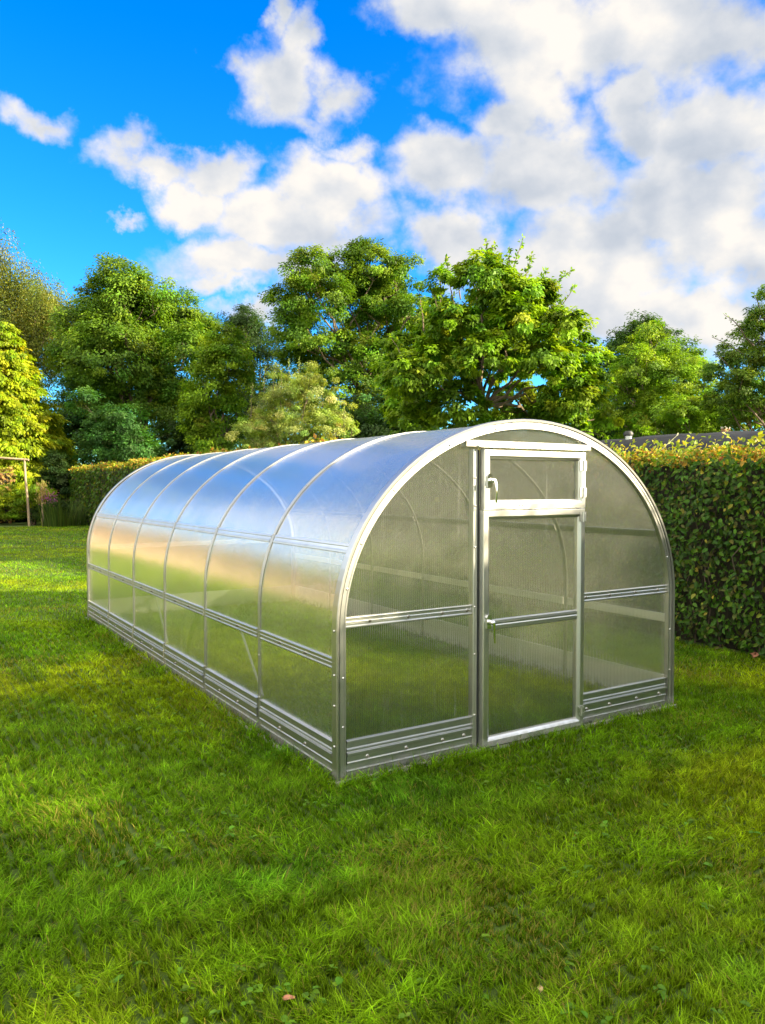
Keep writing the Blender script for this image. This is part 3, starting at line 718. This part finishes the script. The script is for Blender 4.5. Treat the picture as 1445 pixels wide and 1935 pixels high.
# ------------------------------------------------------------------ hedges
def hedge_mesh(y0, y1, face, thick, ztop, leaf, dens, cols, topcols, shoots=0):
    """leaves for one stretch of a hedge running along y; face is its x on the garden side"""
    A = (y1 - y0); out = []
    zt = ztop if callable(ztop) else (lambda y: np.full_like(y, ztop))
    n = int(A * 2.3 * dens); y = rng.uniform(y0, y1, n); z = rng.random(n) ** .9 * 1.0
    top = zt(y); z = .03 + z * (top - .05)
    bulge = .22 * (vnoise(y, z, .55) - .5) + .14 * (vnoise(y + 9, z + 3, .22) - .5) - .22 * np.clip((.45 - z) / .45, 0, 1) * 0 + .18 * np.clip((z - top + .25) / .25, 0, 1) ** 2
    x = face + bulge + rng.random(n) ** 1.4 * .22
    P = np.stack([x, y, z], 1)
    N = unit(np.array([-1., 0, .35]) + .75 * sph(n)); T = unit(np.array([-.35, 0, -.7]) + .9 * sph(n)); L = leaf * (.55 + .8 * rng.random(n))
    col = palette(n, cols, .22); yl = rng.random(n) < .035
    col[yl] = palette(int(yl.sum()), [(.30, .28, .03), (.22, .25, .03)], .15)
    gd = rng.random(n) < np.clip((z - top + .24) / .24, 0, 1) ** 1.3; col[gd] = palette(int(gd.sum()), topcols, .2)
    out.append((P, N, T, L, col))
    n = int(A * thick * dens * 1.3); y = rng.uniform(y0, y1, n); x = face + rng.random(n) * thick
    P = np.stack([x, y, zt(y) + .16 * (vnoise(x, y, .5) - .5) + .16 * (vnoise(x, y, .17) - .5) - .10 * rng.random(n)], 1)
    N = unit(np.array([-.1, 0, .8]) + .9 * sph(n)); T = unit(np.array([0, 0, .5]) + sph(n)); L = leaf * .8 * (.5 + .8 * rng.random(n))
    out.append((P, N, T, L, palette(n, topcols, .2)))
    if shoots:
        for k in range(shoots):
            yy = rng.uniform(y0, y1); xx = face + rng.uniform(.02, thick); hh = rng.uniform(.08, .24); m_ = 9
            t = np.linspace(.1, 1, m_); P = np.stack([xx + .05 * rng.normal(size=m_) * t, yy + .06 * rng.normal(size=m_), float(zt(np.array([yy]))[0]) - .03 + hh * t], 1)
            out.append((P, unit(sph(m_) + np.array([-.3, 0, .5])), unit(sph(m_) + np.array([0, 0, .8])), leaf * (.7 + .5 * rng.random(m_)), palette(m_, [(.25, .30, .03), (.18, .26, .03), (.33, .30, .03)], .15)))
    return tuple(np.concatenate(a) for a in zip(*out))
HZ = lambda y: 2.13 - .65 * np.clip((.3 - y) / 1.2, 0, 1) + .52 * np.clip((y - 3) / 8, 0, 1) + .05 * np.sin(y * 1.3) * .5  # unseen near stretch shaped lower so sun reaches the greenhouse floor
HC = [(.050, .125, .010), (.068, .155, .012), (.038, .095, .010), (.085, .17, .014), (.030, .07, .010), (.09, .10, .02)]
HT = [(.30, .27, .03), (.36, .29, .03), (.24, .28, .03), (.36, .20, .03), (.16, .24, .02), (.40, .32, .05), (.30, .13, .03), (.20, .27, .02), (.10, .18, .012), (.13, .21, .015), (.32, .19, .03)]
hroot = empty('hedge', (5.8, 12, 0)); tag(hroot, 'long clipped beech hedge with golden top running beside the greenhouse', 'hedge')
off = np.array([5.8, 12, 0])
a = hedge_mesh(-2.5, 4.6, 5.20, 1.1, HZ, .064, 1050, HC, HT, 90)
V, F, C = leaf_geo(a[0], a[1], a[2], a[3], a[3] * .60, a[4], LEAF6, LF6T)
link('foliage', np_mesh('foliage', V - off, F, C), M_HEDGE, hroot)
a = hedge_mesh(4.6, 37, 5.20, 1.1, HZ, .13, 230, HC, HT); b2_ = hedge_mesh(-13, -2.5, 5.20, 1.1, HZ, .15, 120, HC, HT)
a = tuple(np.concatenate(q) for q in zip(a, b2_))
V, F, C = leaf_geo(a[0], a[1], a[2], a[3], a[3] * .60, a[4])
link('foliage', np_mesh('foliage', V - off, F, C), M_HEDGE, hroot)
mb = MB(); ys = np.linspace(-13, 37, 120)
mb.loft([[(5.42 - 5.8, y - 12, .0), (6.15 - 5.8, y - 12, .0), (6.15 - 5.8, y - 12, float(HZ(np.array([y]))[0]) - .14), (5.42 - 5.8, y - 12, float(HZ(np.array([y]))[0]) - .16)] for y in ys])
mb.build('twig_core', M_TWIG, hroot)
st = MB()
for k in range(36):
    y = rng.uniform(-2.4, 4.5); limb(st, (5.36 - 5.8, y - 12, 0), (5.30 - 5.8 + .1 * rng.random(), y - 12 + .3 * rng.normal(), rng.uniform(.6, 2.0)), .010, .004, .06, 5, 5)
st.build('stem', M_BARK, hroot)

# brown hedge along the end of the garden, left of the bed
BH = [(.26, .15, .05), (.32, .19, .06), (.20, .14, .04), (.30, .24, .06), (.18, .10, .04)]
def hedge_x(x0, x1, y, top, leaf, dens, cols):
    a = hedge_mesh(x0, x1, 0, .8, top, leaf, dens, cols, cols + [(.30, .28, .05)])
    rot = lambda v: np.stack([v[:, 1], v[:, 0], v[:, 2]], 1)
    P = rot(a[0]); P[:, 1] += y
    return P, rot(a[1]), rot(a[2]), a[3], a[4]
b0 = np.array([-8, 37.0, 0.]); bh = empty('brown_hedge', b0); tag(bh, 'brown leaved hedge behind the wooden frame at the left edge', 'hedge')
a = hedge_x(-26, 2.75, 36.6, 2.55, .17, 150, BH); V, F, C = leaf_geo(*a[:4], a[3] * .6, a[4])
link('foliage', np_mesh('foliage', V - b0, F, C), M_HEDGE, bh)
MB().box(-18, 10.6, -.15, .3, 0, 2.4).build('twig_core', M_TWIG, bh)

# boundary on the left of the garden, reflected in the greenhouse wall
fm, h, out = new_mat('fence_boards'); t = h.n('ShaderNodeTexCoord'); n = h.noise(h.vm('MULTIPLY', t.outputs['Object'], (3, 3, .3)), 4, 5, .6)
h.put(out.inputs[0], principled(h, Base_Color=h.ramp(n, [(.3, (.26, .16, .08)), (.7, (.46, .31, .17))]), Roughness=.8).outputs[0])
fx = -17.0; fence = empty('board_fence', (fx, 12, 0)); tag(fence, 'tan wooden board fence closing the left side of the garden', 'fence')
for i in range(18):
    y0 = -18 + i * 3.0 - 12 + 0.0; mb = MB()
    for k in range(20): mb.box(-.012 if k % 2 else .006, .012 if k % 2 else .03, y0 + k * .15 + .002, y0 + k * .15 + .146, .05, 1.8)
    mb.box(-.03, -.013, y0, y0 + 3, .4, .48); mb.box(-.03, -.013, y0, y0 + 3, 1.4, 1.48)
    mb.build('board_panel', fm, fence); MB().box(-.07, .05, y0 - .05, y0 - .0, 0, 1.9).build('post', M_WOOD, fence)

# neighbour's house beyond the left side of the garden
hm, h, out = new_mat('tan_brick'); t = h.n('ShaderNodeTexCoord'); bt = h.n('ShaderNodeTexBrick'); h.put(bt.inputs['Vector'], h.vm('MULTIPLY', t.outputs['Object'], (1, 1, 1)))
mp = h.n('ShaderNodeMapping'); mp.inputs['Rotation'].default_value = (math.pi / 2, 0, 0); h.put(mp.inputs[0], t.outputs['Object']); h.put(bt.inputs['Vector'], mp.outputs[0])
bt.inputs['Color1'].default_value = (.44, .31, .19, 1); bt.inputs['Color2'].default_value = (.37, .25, .15, 1); bt.inputs['Mortar'].default_value = (.45, .38, .28, 1); bt.inputs['Scale'].default_value = 4.4
h.put(out.inputs[0], principled(h, Base_Color=bt.outputs[0], Roughness=.85).outputs[0])
tm, h, out = new_mat('clay_tile'); h.put(out.inputs[0], principled(h, Base_Color=(.22, .11, .07), Roughness=.8).outputs[0])
gm, h, out = new_mat('window_glass'); h.put(out.inputs[0], principled(h, Base_Color=(.02, .025, .03), Roughness=.05, Specular_IOR_Level=.7).outputs[0])
wf, h, out = new_mat('window_frame'); h.put(out.inputs[0], principled(h, Base_Color=(.72, .71, .68), Roughness=.5).outputs[0])
ho = empty('brick_house', (-9, 29.5, 0)); tag(ho, 'tan brick house with a clay tile roof to the left of the lawn', 'house')
MB().box(-6, 6, -3.2, 3.2, 0, 2.7).build('wall', hm, ho)
rf = MB(); rf.loft([[(x, -3.7, 2.55), (x, -3.7, 2.7), (x, 0, 4.3), (x, 3.7, 2.7), (x, 3.7, 2.55)] for x in (-6.3, 6.3)]); rfo = rf.build('roof', tm, ho)
MB().box(3.4, 4.4, -.5, .5, 3.9, 5.3).build('chimney', hm, rfo)
for (x, z) in [(-4, .9), (-.8, .9), (4.2, .9)]:
    f_ = MB().box(x - .65, x + .65, -3.26, -3.203, z, z + 1.25).build('window', wf, ho)
    for dx in (-.31, .31): MB().box(x + dx - .26, x + dx + .26, -3.275, -3.262, z + .08, z + 1.17).build('pane', gm, f_)
d_ = MB().box(1.4, 2.35, -3.26, -3.203, .05, 2.1).build('door', M_WOOD, ho); MB().tube([(1.5, -3.30, 1.0), (1.5, -3.30, 1.14)], .018, 8).build('handle', M_CHROME, d_)

def plain_tree(name, label, x, y, h_, r, cols, leaf, n_cl=260, group=None, cr=.7, per=50, trunk=.2, squash=1.0):
    base = np.array([x, y, 0.])
    lob = [(base + np.array([0, 0, h_ - r * squash]), r)]
    for k in range(6):
        a_ = k * 1.05 + rng.random(); lob.append((base + np.array([math.cos(a_) * r * .6, math.sin(a_) * r * .6, h_ * rng.uniform(.38, .72)]), r * .66))
    lob.append((base + np.array([0, 0, h_ * .35]), r * .8))
    (V, F, C), cc = crown(lob, n_cl, cr, per, leaf, cols, core=.35)
    root = empty(name, base); tag(root, label, 'tree', group); link('crown', np_mesh('crown', V - base, F, C), M_LEAF, root)
    mb = MB(); limb(mb, (0, 0, 0), (0, 0, h_ * .5), trunk, trunk * .6, .02, 4, 8)
    for c, rr in lob: limb(mb, (0, 0, h_ * .4), c - base, trunk * .5, trunk * .15, .08, 4, 6)
    mb.build('trunk', M_BARK, root)
for (x, y, hh, r, cl, lab) in [(-6, 45, 11, 4.5, G_ASH, 'broad green tree beyond the brown hedge, out to the left'), (-15, 43, 9, 4.5, G_LIME, 'yellow green tree beyond the brown hedge, farther left'), (-23, 34, 12, 5, G_ASH, 'tall green tree behind the corner of the board fence'),
                              (-23, 20, 9, 4.5, G_DARK + G_ASH, 'dark tree behind the board fence')]:
    plain_tree('garden_tree', lab, x, y, hh, r, cl, .35, 330, 'trees beyond the left boundary', 1.0, 46, .3)
# neighbours' trees beyond the hedge on the sun side: they shade the near lawn
for (x, y, hh, r, lab) in [(9.7, -8.6, 5.8, 1.6, 'bushy tree beyond the hedge, nearest the greenhouse front'), (10.0, -11.0, 6.4, 2.0, 'bushy tree beyond the hedge, second from the greenhouse'), (10.0, -13.2, 6.9, 2.3, 'bushy tree beyond the hedge, third from the greenhouse'), (9.5, -17.0, 7.2, 2.8, 'bushy tree beyond the hedge, farthest from the greenhouse')]:
    plain_tree('neighbour_tree', lab, x, y, hh, r, G_ASH, .26, 420, 'trees that shade the near lawn', .55, 46, .16)

# ------------------------------------------------------------------ shed behind the hedge
rm, h, out = new_mat('roofing_felt'); t = h.n('ShaderNodeTexCoord'); n = h.noise(t.outputs['Object'], 3, 6, .6)
p = principled(h, Base_Color=h.ramp(n, [(.3, (.012, .013, .016)), (.7, (.026, .028, .033))]), Roughness=.8, Specular_IOR_Level=.2); b = h.n('ShaderNodeBump'); b.inputs['Strength'].default_value = .5; b.inputs['Distance'].default_value = .05
h.put(b.inputs['Height'], n); h.put(p.inputs['Normal'], b.outputs[0]); h.put(out.inputs[0], p.outputs[0])
S0 = np.array([8.6, 0.5, 0]); shed = empty('shed', S0); tag(shed, 'long low shed with dark felt roof showing over the golden hedge top', 'shed')
MB().box(-1.3, 1.3, -5.5, 4.9, 0, 1.95).build('wall', M_WOOD, shed)
rf = MB(); rings = []
for y in np.linspace(-5.7, 5.0, 24):
    ring = []; wob = .015 * math.sin(y * 2.1) + .012 * math.sin(y * 5.3)
    for k in range(13):
        t_ = -1 + 2 * k / 12; ring.append((t_ * 1.5, y, 1.92 + .66 * math.cos(t_ * math.pi / 2) ** .8 + wob))
    ring += [(1.5, y, 1.86), (-1.5, y, 1.86)]; rings.append(ring)
roof = rf.loft(rings, True, True).build('roof', rm, shed)
pp = at(1187, 826, 13.0) - S0
fl = MB(); fl.tube([pp + [0, 0, -.6], pp + [0, 0, .02]], .06, 12); fl.build('flue_pipe', M_PLATE, shed)
fc = MB(); fc.tube([pp + [0, 0, .02], pp + [0, 0, .06], pp + [0, 0, .10]], [.075, .085, .055], 12); fc.build('flue_cowl', M_BLACK, shed)
cm, h, out = new_mat('terracotta'); h.put(out.inputs[0], principled(h, Base_Color=(.42, .24, .15), Roughness=.8).outputs[0])
pp = at(1371, 815, 17); c0 = np.array([pp[0], pp[1], 0])
chim = empty('chimney_pot', c0); tag(chim, 'small terracotta chimney pots with white rims past the shed roof', 'chimney')
mb = MB(); mb.box(-.16, .16, -.16, .16, 0, pp[2] - .10); mb.build('stack', cm, chim)
for dx in (-.07, .07):
    mb = MB(); mb.tube([(dx, 0, pp[2] - .10), (dx, 0, pp[2] + .06)], .055, 10); mb.build('pot', cm, chim)
wm, h, out = new_mat('white_paint'); h.put(out.inputs[0], principled(h, Base_Color=(.75, .74, .70), Roughness=.6).outputs[0])
for dx in (-.07, .07):
    mb = MB(); mb.tube([(dx, 0, pp[2] + .06), (dx, 0, pp[2] + .10)], .062, 10); mb.build('rim', wm, chim)

# long pale strap leaf leaning out of the hedge top
pm, h, out = new_mat('pale_strap'); h.put(out.inputs[0], principled(h, Base_Color=(.62, .60, .38), Roughness=.5).outputs[0])
strip = [at(1250, 850, 8.4), at(1262, 838, 8.4), at(1272, 829, 8.38), at(1279, 823, 8.36), at(1281, 818, 8.36)]
wd = [.012, .026, .032, .026, .010]; mb = MB(); rings = []
for P_, w_ in zip(strip, wd):
    a_ = RT * .55 + UP * .83
    n_ = np.array([-RT[0], -RT[1], 0]) * .5 + np.array([0, 0, .8]); n_ /= np.linalg.norm(n_); w3 = RT * n_[2] + UP * .5; w3 /= np.linalg.norm(w3)
    rings.append([P_ - w3 * w_ * .5, P_ - FW * .004, P_ + w3 * w_ * .5, P_ + FW * .004])
o = mb.loft(rings, True, True).build('strap_leaf', pm); tag(o, 'long pale curved leaf sticking up from the golden hedge top', 'leaf')

# ------------------------------------------------------------------ end of the garden
P0 = at(48, 995, 34.5); P0[2] = 0
perg = empty('wooden_frame', P0); tag(perg, 'slim wooden frame with a top beam before the brown hedge', 'frame')
q = lambda u, v: at(u, v, 34.5) - P0
mb = MB(); mb.tube([q(55, 995) * [1, 1, 0], q(52, 945), q(48, 905), q(46, 868)], [.055, .05, .05, .045], 8); mb.build('post', M_WOOD, perg)
ppost = at(-60, 995, 34.5) - P0; mb = MB(); mb.tube([ppost * [1, 1, 0], ppost * [1, 1, 0] + [0, 0, 2.95]], .05, 8); mb.build('post', M_WOOD, perg)
mb = MB(); a_, b_ = q(-70, 862), q(54, 869); mb.tube([a_, (a_ + b_) / 2 + [0, 0, .02], b_], .05, 8); mb.build('beam', M_WOOD, perg)
S1 = at(80, 990, 34.0); S1[2] = 0
sk = empty('garden_stake', S1); tag(sk, 'upright wooden stake with straw tied round its top right of the wooden frame', 'stake')
mb = MB(); zt = at(78, 915, 34.0)[2]; limb(mb, (0, 0, 0), (-.03, 0, zt), .05, .035, .02, 4, 7); mb.build('pole', M_WOOD, sk)
n = 260; t = rng.random(n); P = np.stack([.10 * rng.normal(size=n), .10 * rng.normal(size=n), zt - .9 + .95 * t], 1)
V, F, C = leaf_geo(P, sph(n), unit(np.array([0, 0, 1.]) + .5 * sph(n)), .16 * (.5 + rng.random(n)), .05 * np.ones(n), palette(n, [(.45, .36, .15), (.35, .30, .10)], .2)); link('straw', np_mesh('straw', V, F, C), M_LEAF, sk)

tree('privet_shrub', 'yellow green shrub beside the wooden frame at the left edge', 'shrub', 35.5, 62, [(60, 930, 26), (70, 950, 28), (45, 955, 26), (15, 965, 30), (-20, 955, 34), (20, 940, 22)], G_GOLD[1:] + G_LIME, 220, 9, 46, .13, trunk_r=.04, stems=3)
tree('bed_shrub', 'deep green leafy perennial clump in the bed right of the stake', 'plant', 35, 105, [(95, 965, 22), (115, 968, 20), (75, 972, 18), (130, 975, 14)], G_DARK + [(.05, .10, .015)], 150, 8, 46, .14, trunk_r=.02, stems=3)
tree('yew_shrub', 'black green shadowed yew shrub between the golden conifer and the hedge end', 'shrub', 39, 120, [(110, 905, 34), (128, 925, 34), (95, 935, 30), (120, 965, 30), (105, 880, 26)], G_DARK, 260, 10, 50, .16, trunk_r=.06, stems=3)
# strap-leaved clump and a purple flower head
Bc = at(118, 992, 34.3); Bc[2] = 0
def blades(n, base_r, hmin, hmax, cols, w=.03, spread=.35):
    a = rng.random(n) * 6.283; r = base_r * np.sqrt(rng.random(n)); B = np.stack([r * np.cos(a), r * np.sin(a), 0 * a], 1)
    Hh = rng.uniform(hmin, hmax, n); lean = np.stack([np.cos(a), np.sin(a), 0 * a], 1) * (spread * rng.random(n) * Hh)[:, None]
    side = np.stack([-np.sin(a + .8), np.cos(a + .8), 0 * a], 1); col = palette(n, cols, .2); Vs = []; k = 4
    for i in range(k + 1):
        t = i / k; c = B + lean * t ** 2 + np.array([0, 0, 1.]) * (Hh * (t - .15 * t * t))[:, None]; ww = w * (1 - t) ** .7
        Vs += [c - side * ww / 2, c + side * ww / 2]
    V = np.stack(Vs, 1); m_ = 2 * (k + 1); fc_ = np.array([[2 * i, 2 * i + 1, 2 * i + 3, 2 * i + 2] for i in range(k)])
    F = (fc_[None] + (np.arange(n) * m_)[:, None, None]).reshape(-1, 4)
    return V.reshape(-1, 3), F, np.repeat(col, m_, axis=0)
V, F, C = blades(320, .9, .5, 1.7, [(.06, .11, .02), (.10, .15, .03), (.04, .08, .015)], .035, .5)
o = link('flag_iris', np_mesh('flag_iris', V, F, C), M_LEAF, None, Bc); tag(o, 'clump of tall strap leaves in the bed at the hedge corner', 'plant')
Fl = at(95, 975, 33.9); Fl[2] = 0; fr_ = empty('purple_flower', Fl); tag(fr_, 'purple flowering stems in the dark bed right of the stake', 'flowers')
V, F, C = blades(24, .25, 1.0, 1.45, [(.06, .10, .02)], .02, .2); link('stem', np_mesh('stem', V, F, C), M_LEAF, fr_)
n = 130; P = np.stack([.17 * rng.normal(size=n), .2 * rng.normal(size=n), 1.30 + .16 * rng.normal(size=n)], 1)
V, F, C = leaf_geo(P, sph(n), sph(n), .07 * np.ones(n), .05 * np.ones(n), palette(n, [(.35, .08, .30), (.28, .06, .28), (.45, .14, .38)], .2)); link('blossom', np_mesh('blossom', V, F, C), M_LEAF, fr_)
bl = at(150, 991, 36.0); bl[2] = .10
mb = MB(); mb.dome((0, 0, 0), (0, 0, 1), .10, .10, 14, 6); mb.dome((0, 0, 0), (0, 0, -1), .10, .10, 14, 6); o = mb.build('ball', wm, None, bl); tag(o, 'small white ball lying on the lawn by the far hedge', 'ball')

# ------------------------------------------------------------------ grass
def in_bed(x, y): return (y > 33.2 + .4 * np.sin(x * 2)) & (x < 5.3)
rings_ = [(.9, 1.5, 14000, .0046, .072, 3), (1.5, 2.4, 27000, .0042, .062, 4), (2.4, 3.4, 23000, .0044, .058, 3), (3.4, 5.0, 15500, .0050, .054, 3), (5.0, 7.0, 9500, .0058, .050, 2), (7.0, 10., 4600, .0085, .054, 2), (10., 15., 1500, .0090, .052, 2), (15., 22., 620, .014, .052, 1), (22., 37., 260, .022, .055, 1)]
G1 = np.array([.128, .250, .006]); G2 = np.array([.262, .335, .007]); G3 = np.array([.075, .205, .010]); ST = np.array([.33, .28, .06])
allV = []; allF = []; allC = []; nb = 0
for (d0, d1, dens, wd, hh, seg) in rings_:
    mg = 2.7; area = (d1 - d0) * (2 * (.60 * (d0 + d1) / 2 + mg)); n = int(area * dens)
    d = np.sqrt(rng.random(n) * (d1 ** 2 - d0 ** 2) + d0 ** 2); lat = rng.uniform(-1, 1, n) * (.60 * d + mg)
    x = CAM[0] + d * math.sin(YAW) + lat * math.cos(YAW); y = CAM[1] + d * math.cos(YAW) - lat * math.sin(YAW)
    # tufts: pull blades towards clump centres
    gx = np.floor(x / .07); gy = np.floor(y / .07); hx = np.sin(gx * 12.9898 + gy * 78.233) * 43758.5453; hx -= np.floor(hx); hy = np.sin(gx * 39.346 + gy * 11.135) * 24634.6345; hy -= np.floor(hy)
    if d1 <= 10:
        x = x + (gx * .07 + .07 * hx - x) * .30; y = y + (gy * .07 + .07 * hy - y) * .30
    keep = (x < 5.25) & ~in_bed(x, y) & ~((np.abs(x) < .03) & (y > -.05) & (y < LEN)) & ~((np.abs(x - W) < .03) & (y > -.05) & (y < LEN)) & ~((np.abs(y) < .045) & (x > -.02) & (x < W + .02))
    x, y, hx, hy = x[keep], y[keep], hx[keep], hy[keep]; n = len(x)
    edge = (((x > -.12) & (x < W + .12) & (y > -.14) & (y < -.04)) | ((x > -.12) & (x < -.02) & (y > -.1) & (y < LEN)))
    big = vnoise(x, y, .45); mid = vnoise(x + 31, y + 7, .16); flow = 6.283 * (vnoise(x + 5, y + 80, .8) + .5 * vnoise(x + 3, y + 1, .28))
    H = hh * (.55 + .55 * rng.random(n)) * (.60 + .45 * big + .45 * mid)
    tall = rng.random(n) < .03; H[tall] *= 1.5; H[edge] *= 1.0 + .9 * rng.random(int(edge.sum()))
    ang = flow + 1.5 * rng.normal(size=n) + (hx - .5) * 2.6; lean = (.35 + .9 * rng.random(n)) * (.5 + .9 * mid)
    dirv = np.stack([np.cos(ang), np.sin(ang), 0 * ang], 1); fa = ang + math.pi / 2 + .7 * rng.normal(size=n); side = np.stack([np.cos(fa), np.sin(fa), 0 * fa], 1)
    w = wd * (.65 + .7 * rng.random(n))
    B = np.stack([x, y, 0 * x], 1); Vs = []
    for i in range(seg + 1):
        t = i / seg; c = B + dirv * (H * lean * t ** 1.7)[:, None]; c[:, 2] = H * (t - .32 * lean * t * t) + .002
        ww = w * (1 - t ** 1.6) if i < seg else 0 * w
        if i < seg: Vs += [c - side * ww[:, None] / 2, c + side * ww[:, None] / 2]
        else: Vs += [c]
    V = np.stack(Vs, 1); k = 2 * seg + 1
    fc_ = [[2 * i, 2 * i + 1, 2 * i + 3, 2 * i + 2] for i in range(seg - 1)]
    tri = [2 * seg - 2, 2 * seg - 1, 2 * seg]
    F3 = []
    for f in fc_: F3 += [[f[0], f[1], f[2]], [f[0], f[2], f[3]]]
    F3.append(tri); F3 = np.array(F3)
    patch = vnoise(x + 60, y + 20, 1.3); p2 = vnoise(x + 11, y + 44, .5)
    m1 = np.clip((patch - .35) * 2.2 + .5 * (p2 - .5), 0, 1)[:, None]; base = G1 * (1 - m1) + G2 * m1
    m2 = np.clip((p2 - .62) * 4, 0, 1)[:, None] * .6; base = base * (1 - m2) + G3 * m2
    sf = .04 + .22 * np.clip((vnoise(x + 90, y + 3, .6) - .60) * 3.5, 0, 1); s_ = rng.random(n) < sf
    col = base * np.clip(1 + .42 * rng.normal(size=(n, 1)), .3, 2.4) * (.72 + .56 * hx[:, None]) * (.70 + .6 * mid[:, None]) * (.72 + .5 * (H / H.max()) / .6)[:, None]; col[s_] = ST * (.6 + .6 * rng.random((int(s_.sum()), 1)))  # low blades darker, tall ones lighter: shade between tufts put into colour
    stripe = np.sin((x * .35 + y * .94) * 2 * math.pi / 2.2); far = np.clip((np.hypot(x - CAM[0], y - CAM[1]) - 9) / 8, 0, 1); col *= (1 + .09 * stripe * far)[:, None]
    col = np.clip(col, .004, 1)
    allV.append(V.reshape(-1, 3)); allF.append((F3[None] + (np.arange(n) * k)[:, None, None]).reshape(-1, 3) + nb); allC.append(np.repeat(col, k, axis=0)); nb += n * k
# the rest of the lawn, outside the picture on the left
n = 90000; x = rng.uniform(-17, 2, n); y = rng.uniform(-8, 36, n); k_ = ~in_bed(x, y) & ~((x > -.1) & (y > -.1) & (y < LEN + .1)) & ((x - CAM[0]) * math.cos(YAW) - (y - CAM[1]) * math.sin(YAW) < -.6 * ((x - CAM[0]) * math.sin(YAW) + (y - CAM[1]) * math.cos(YAW)) - 2.6)
x, y = x[k_], y[k_]; n = len(x); a_ = rng.random(n) * 6.283; sd = np.stack([np.cos(a_), np.sin(a_), 0 * a_], 1) * .022; B = np.stack([x, y, 0 * x], 1)
V = np.stack([B - sd, B + sd, B + np.stack([.05 * rng.normal(size=n), .05 * rng.normal(size=n), .05 + .03 * rng.random(n)], 1)], 1); col = np.clip((G1 * .6 + G2 * .4) * (1 + .25 * rng.normal(size=(n, 1))), .004, 1)
allV.append(V.reshape(-1, 3)); allF.append(np.arange(3 * n).reshape(-1, 3) + nb); allC.append(np.repeat(col, 3, axis=0)); nb += 3 * n
grass = link('grass', np_mesh('grass', np.concatenate(allV), np.concatenate(allF), np.concatenate(allC)), M_GRASS)
tag(grass, 'short uneven lawn grass with tufts and dry straws', 'grass', kind='stuff')
# clover and plantain leaves among the grass
n = 330; d = 2.2 + 4.5 * rng.random(n) ** 1.3; lat = rng.uniform(-1, 1, n) * .58 * d
x = CAM[0] + d * math.sin(YAW) + lat * math.cos(YAW); y = CAM[1] + d * math.cos(YAW) - lat * math.sin(YAW); k_ = (vnoise(x + 7, y + 70, .5) > .55) & ~((x > -.05) & (y > -.06)); x, y = x[k_], y[k_]; n = len(x)
reps = 3; x = np.repeat(x, reps); y = np.repeat(y, reps); n = len(x); P = np.stack([x, y, .03 + .015 * rng.random(n)], 1)
L = .022 + .02 * rng.random(n); V, F, C = leaf_geo(P, unit(np.array([0, 0, 1.]) + .35 * sph(n)), unit(sph(n) * [1, 1, .2]), L, L * .75, palette(n, [(.11, .24, .015), (.14, .27, .018), (.09, .20, .014)], .15), LEAF6, LF6T)
cl = link('clover', np_mesh('clover', V, F, C), M_LEAF); tag(cl, 'clover and plantain leaves scattered among the near grass', 'clover', kind='stuff')

# fallen leaves
fm_, h, out = new_mat('dry_leaf'); h.put(out.inputs[0], principled(h, Base_Color=(.30, .13, .07), Roughness=.7).outputs[0])
fm2, h, out = new_mat('tan_leaf'); h.put(out.inputs[0], principled(h, Base_Color=(.42, .28, .14), Roughness=.7).outputs[0])
def fallen(u, v, size, mat, label, rz):
    dd = CAM[2] * FPX / (v - 920); P = at(u, v, dd / 1.0); P[2] = .035
    mb = MB(); n = 7; V = []; 
    for i in range(n):
        t = i / (n - 1); wv = math.sin(math.pi * min(1, t * 1.02)) ** .8 * .32
        for s in (-1, -.5, 0, .5, 1): V.append(((t - .5) * size, s * wv * size, size * (.16 * s * s + .10 * math.sin(t * 5 + s))))
    F = [(i * 5 + j, i * 5 + j + 1, i * 5 + j + 6, i * 5 + j + 5) for i in range(n - 1) for j in range(4)]
    o = mb.add(V, F, True).build('fallen_leaf', mat, None, P); o.rotation_euler = (.15, -.2, rz)
    s_ = o.modifiers.new('solid', 'SOLIDIFY'); s_.thickness = .001
    tag(o, label, 'leaf', 'leaves fallen on the lawn')
fallen(1425, 1246, .14, fm_, 'large reddish brown leaf lying at the foot of the hedge', .4)
fallen(546, 1907, .042, fm_, 'curled russet leaf in the grass at the bottom edge', -.5)
fallen(1020, 1888, .030, fm2, 'tiny tan leaf in the grass below the door', .9)
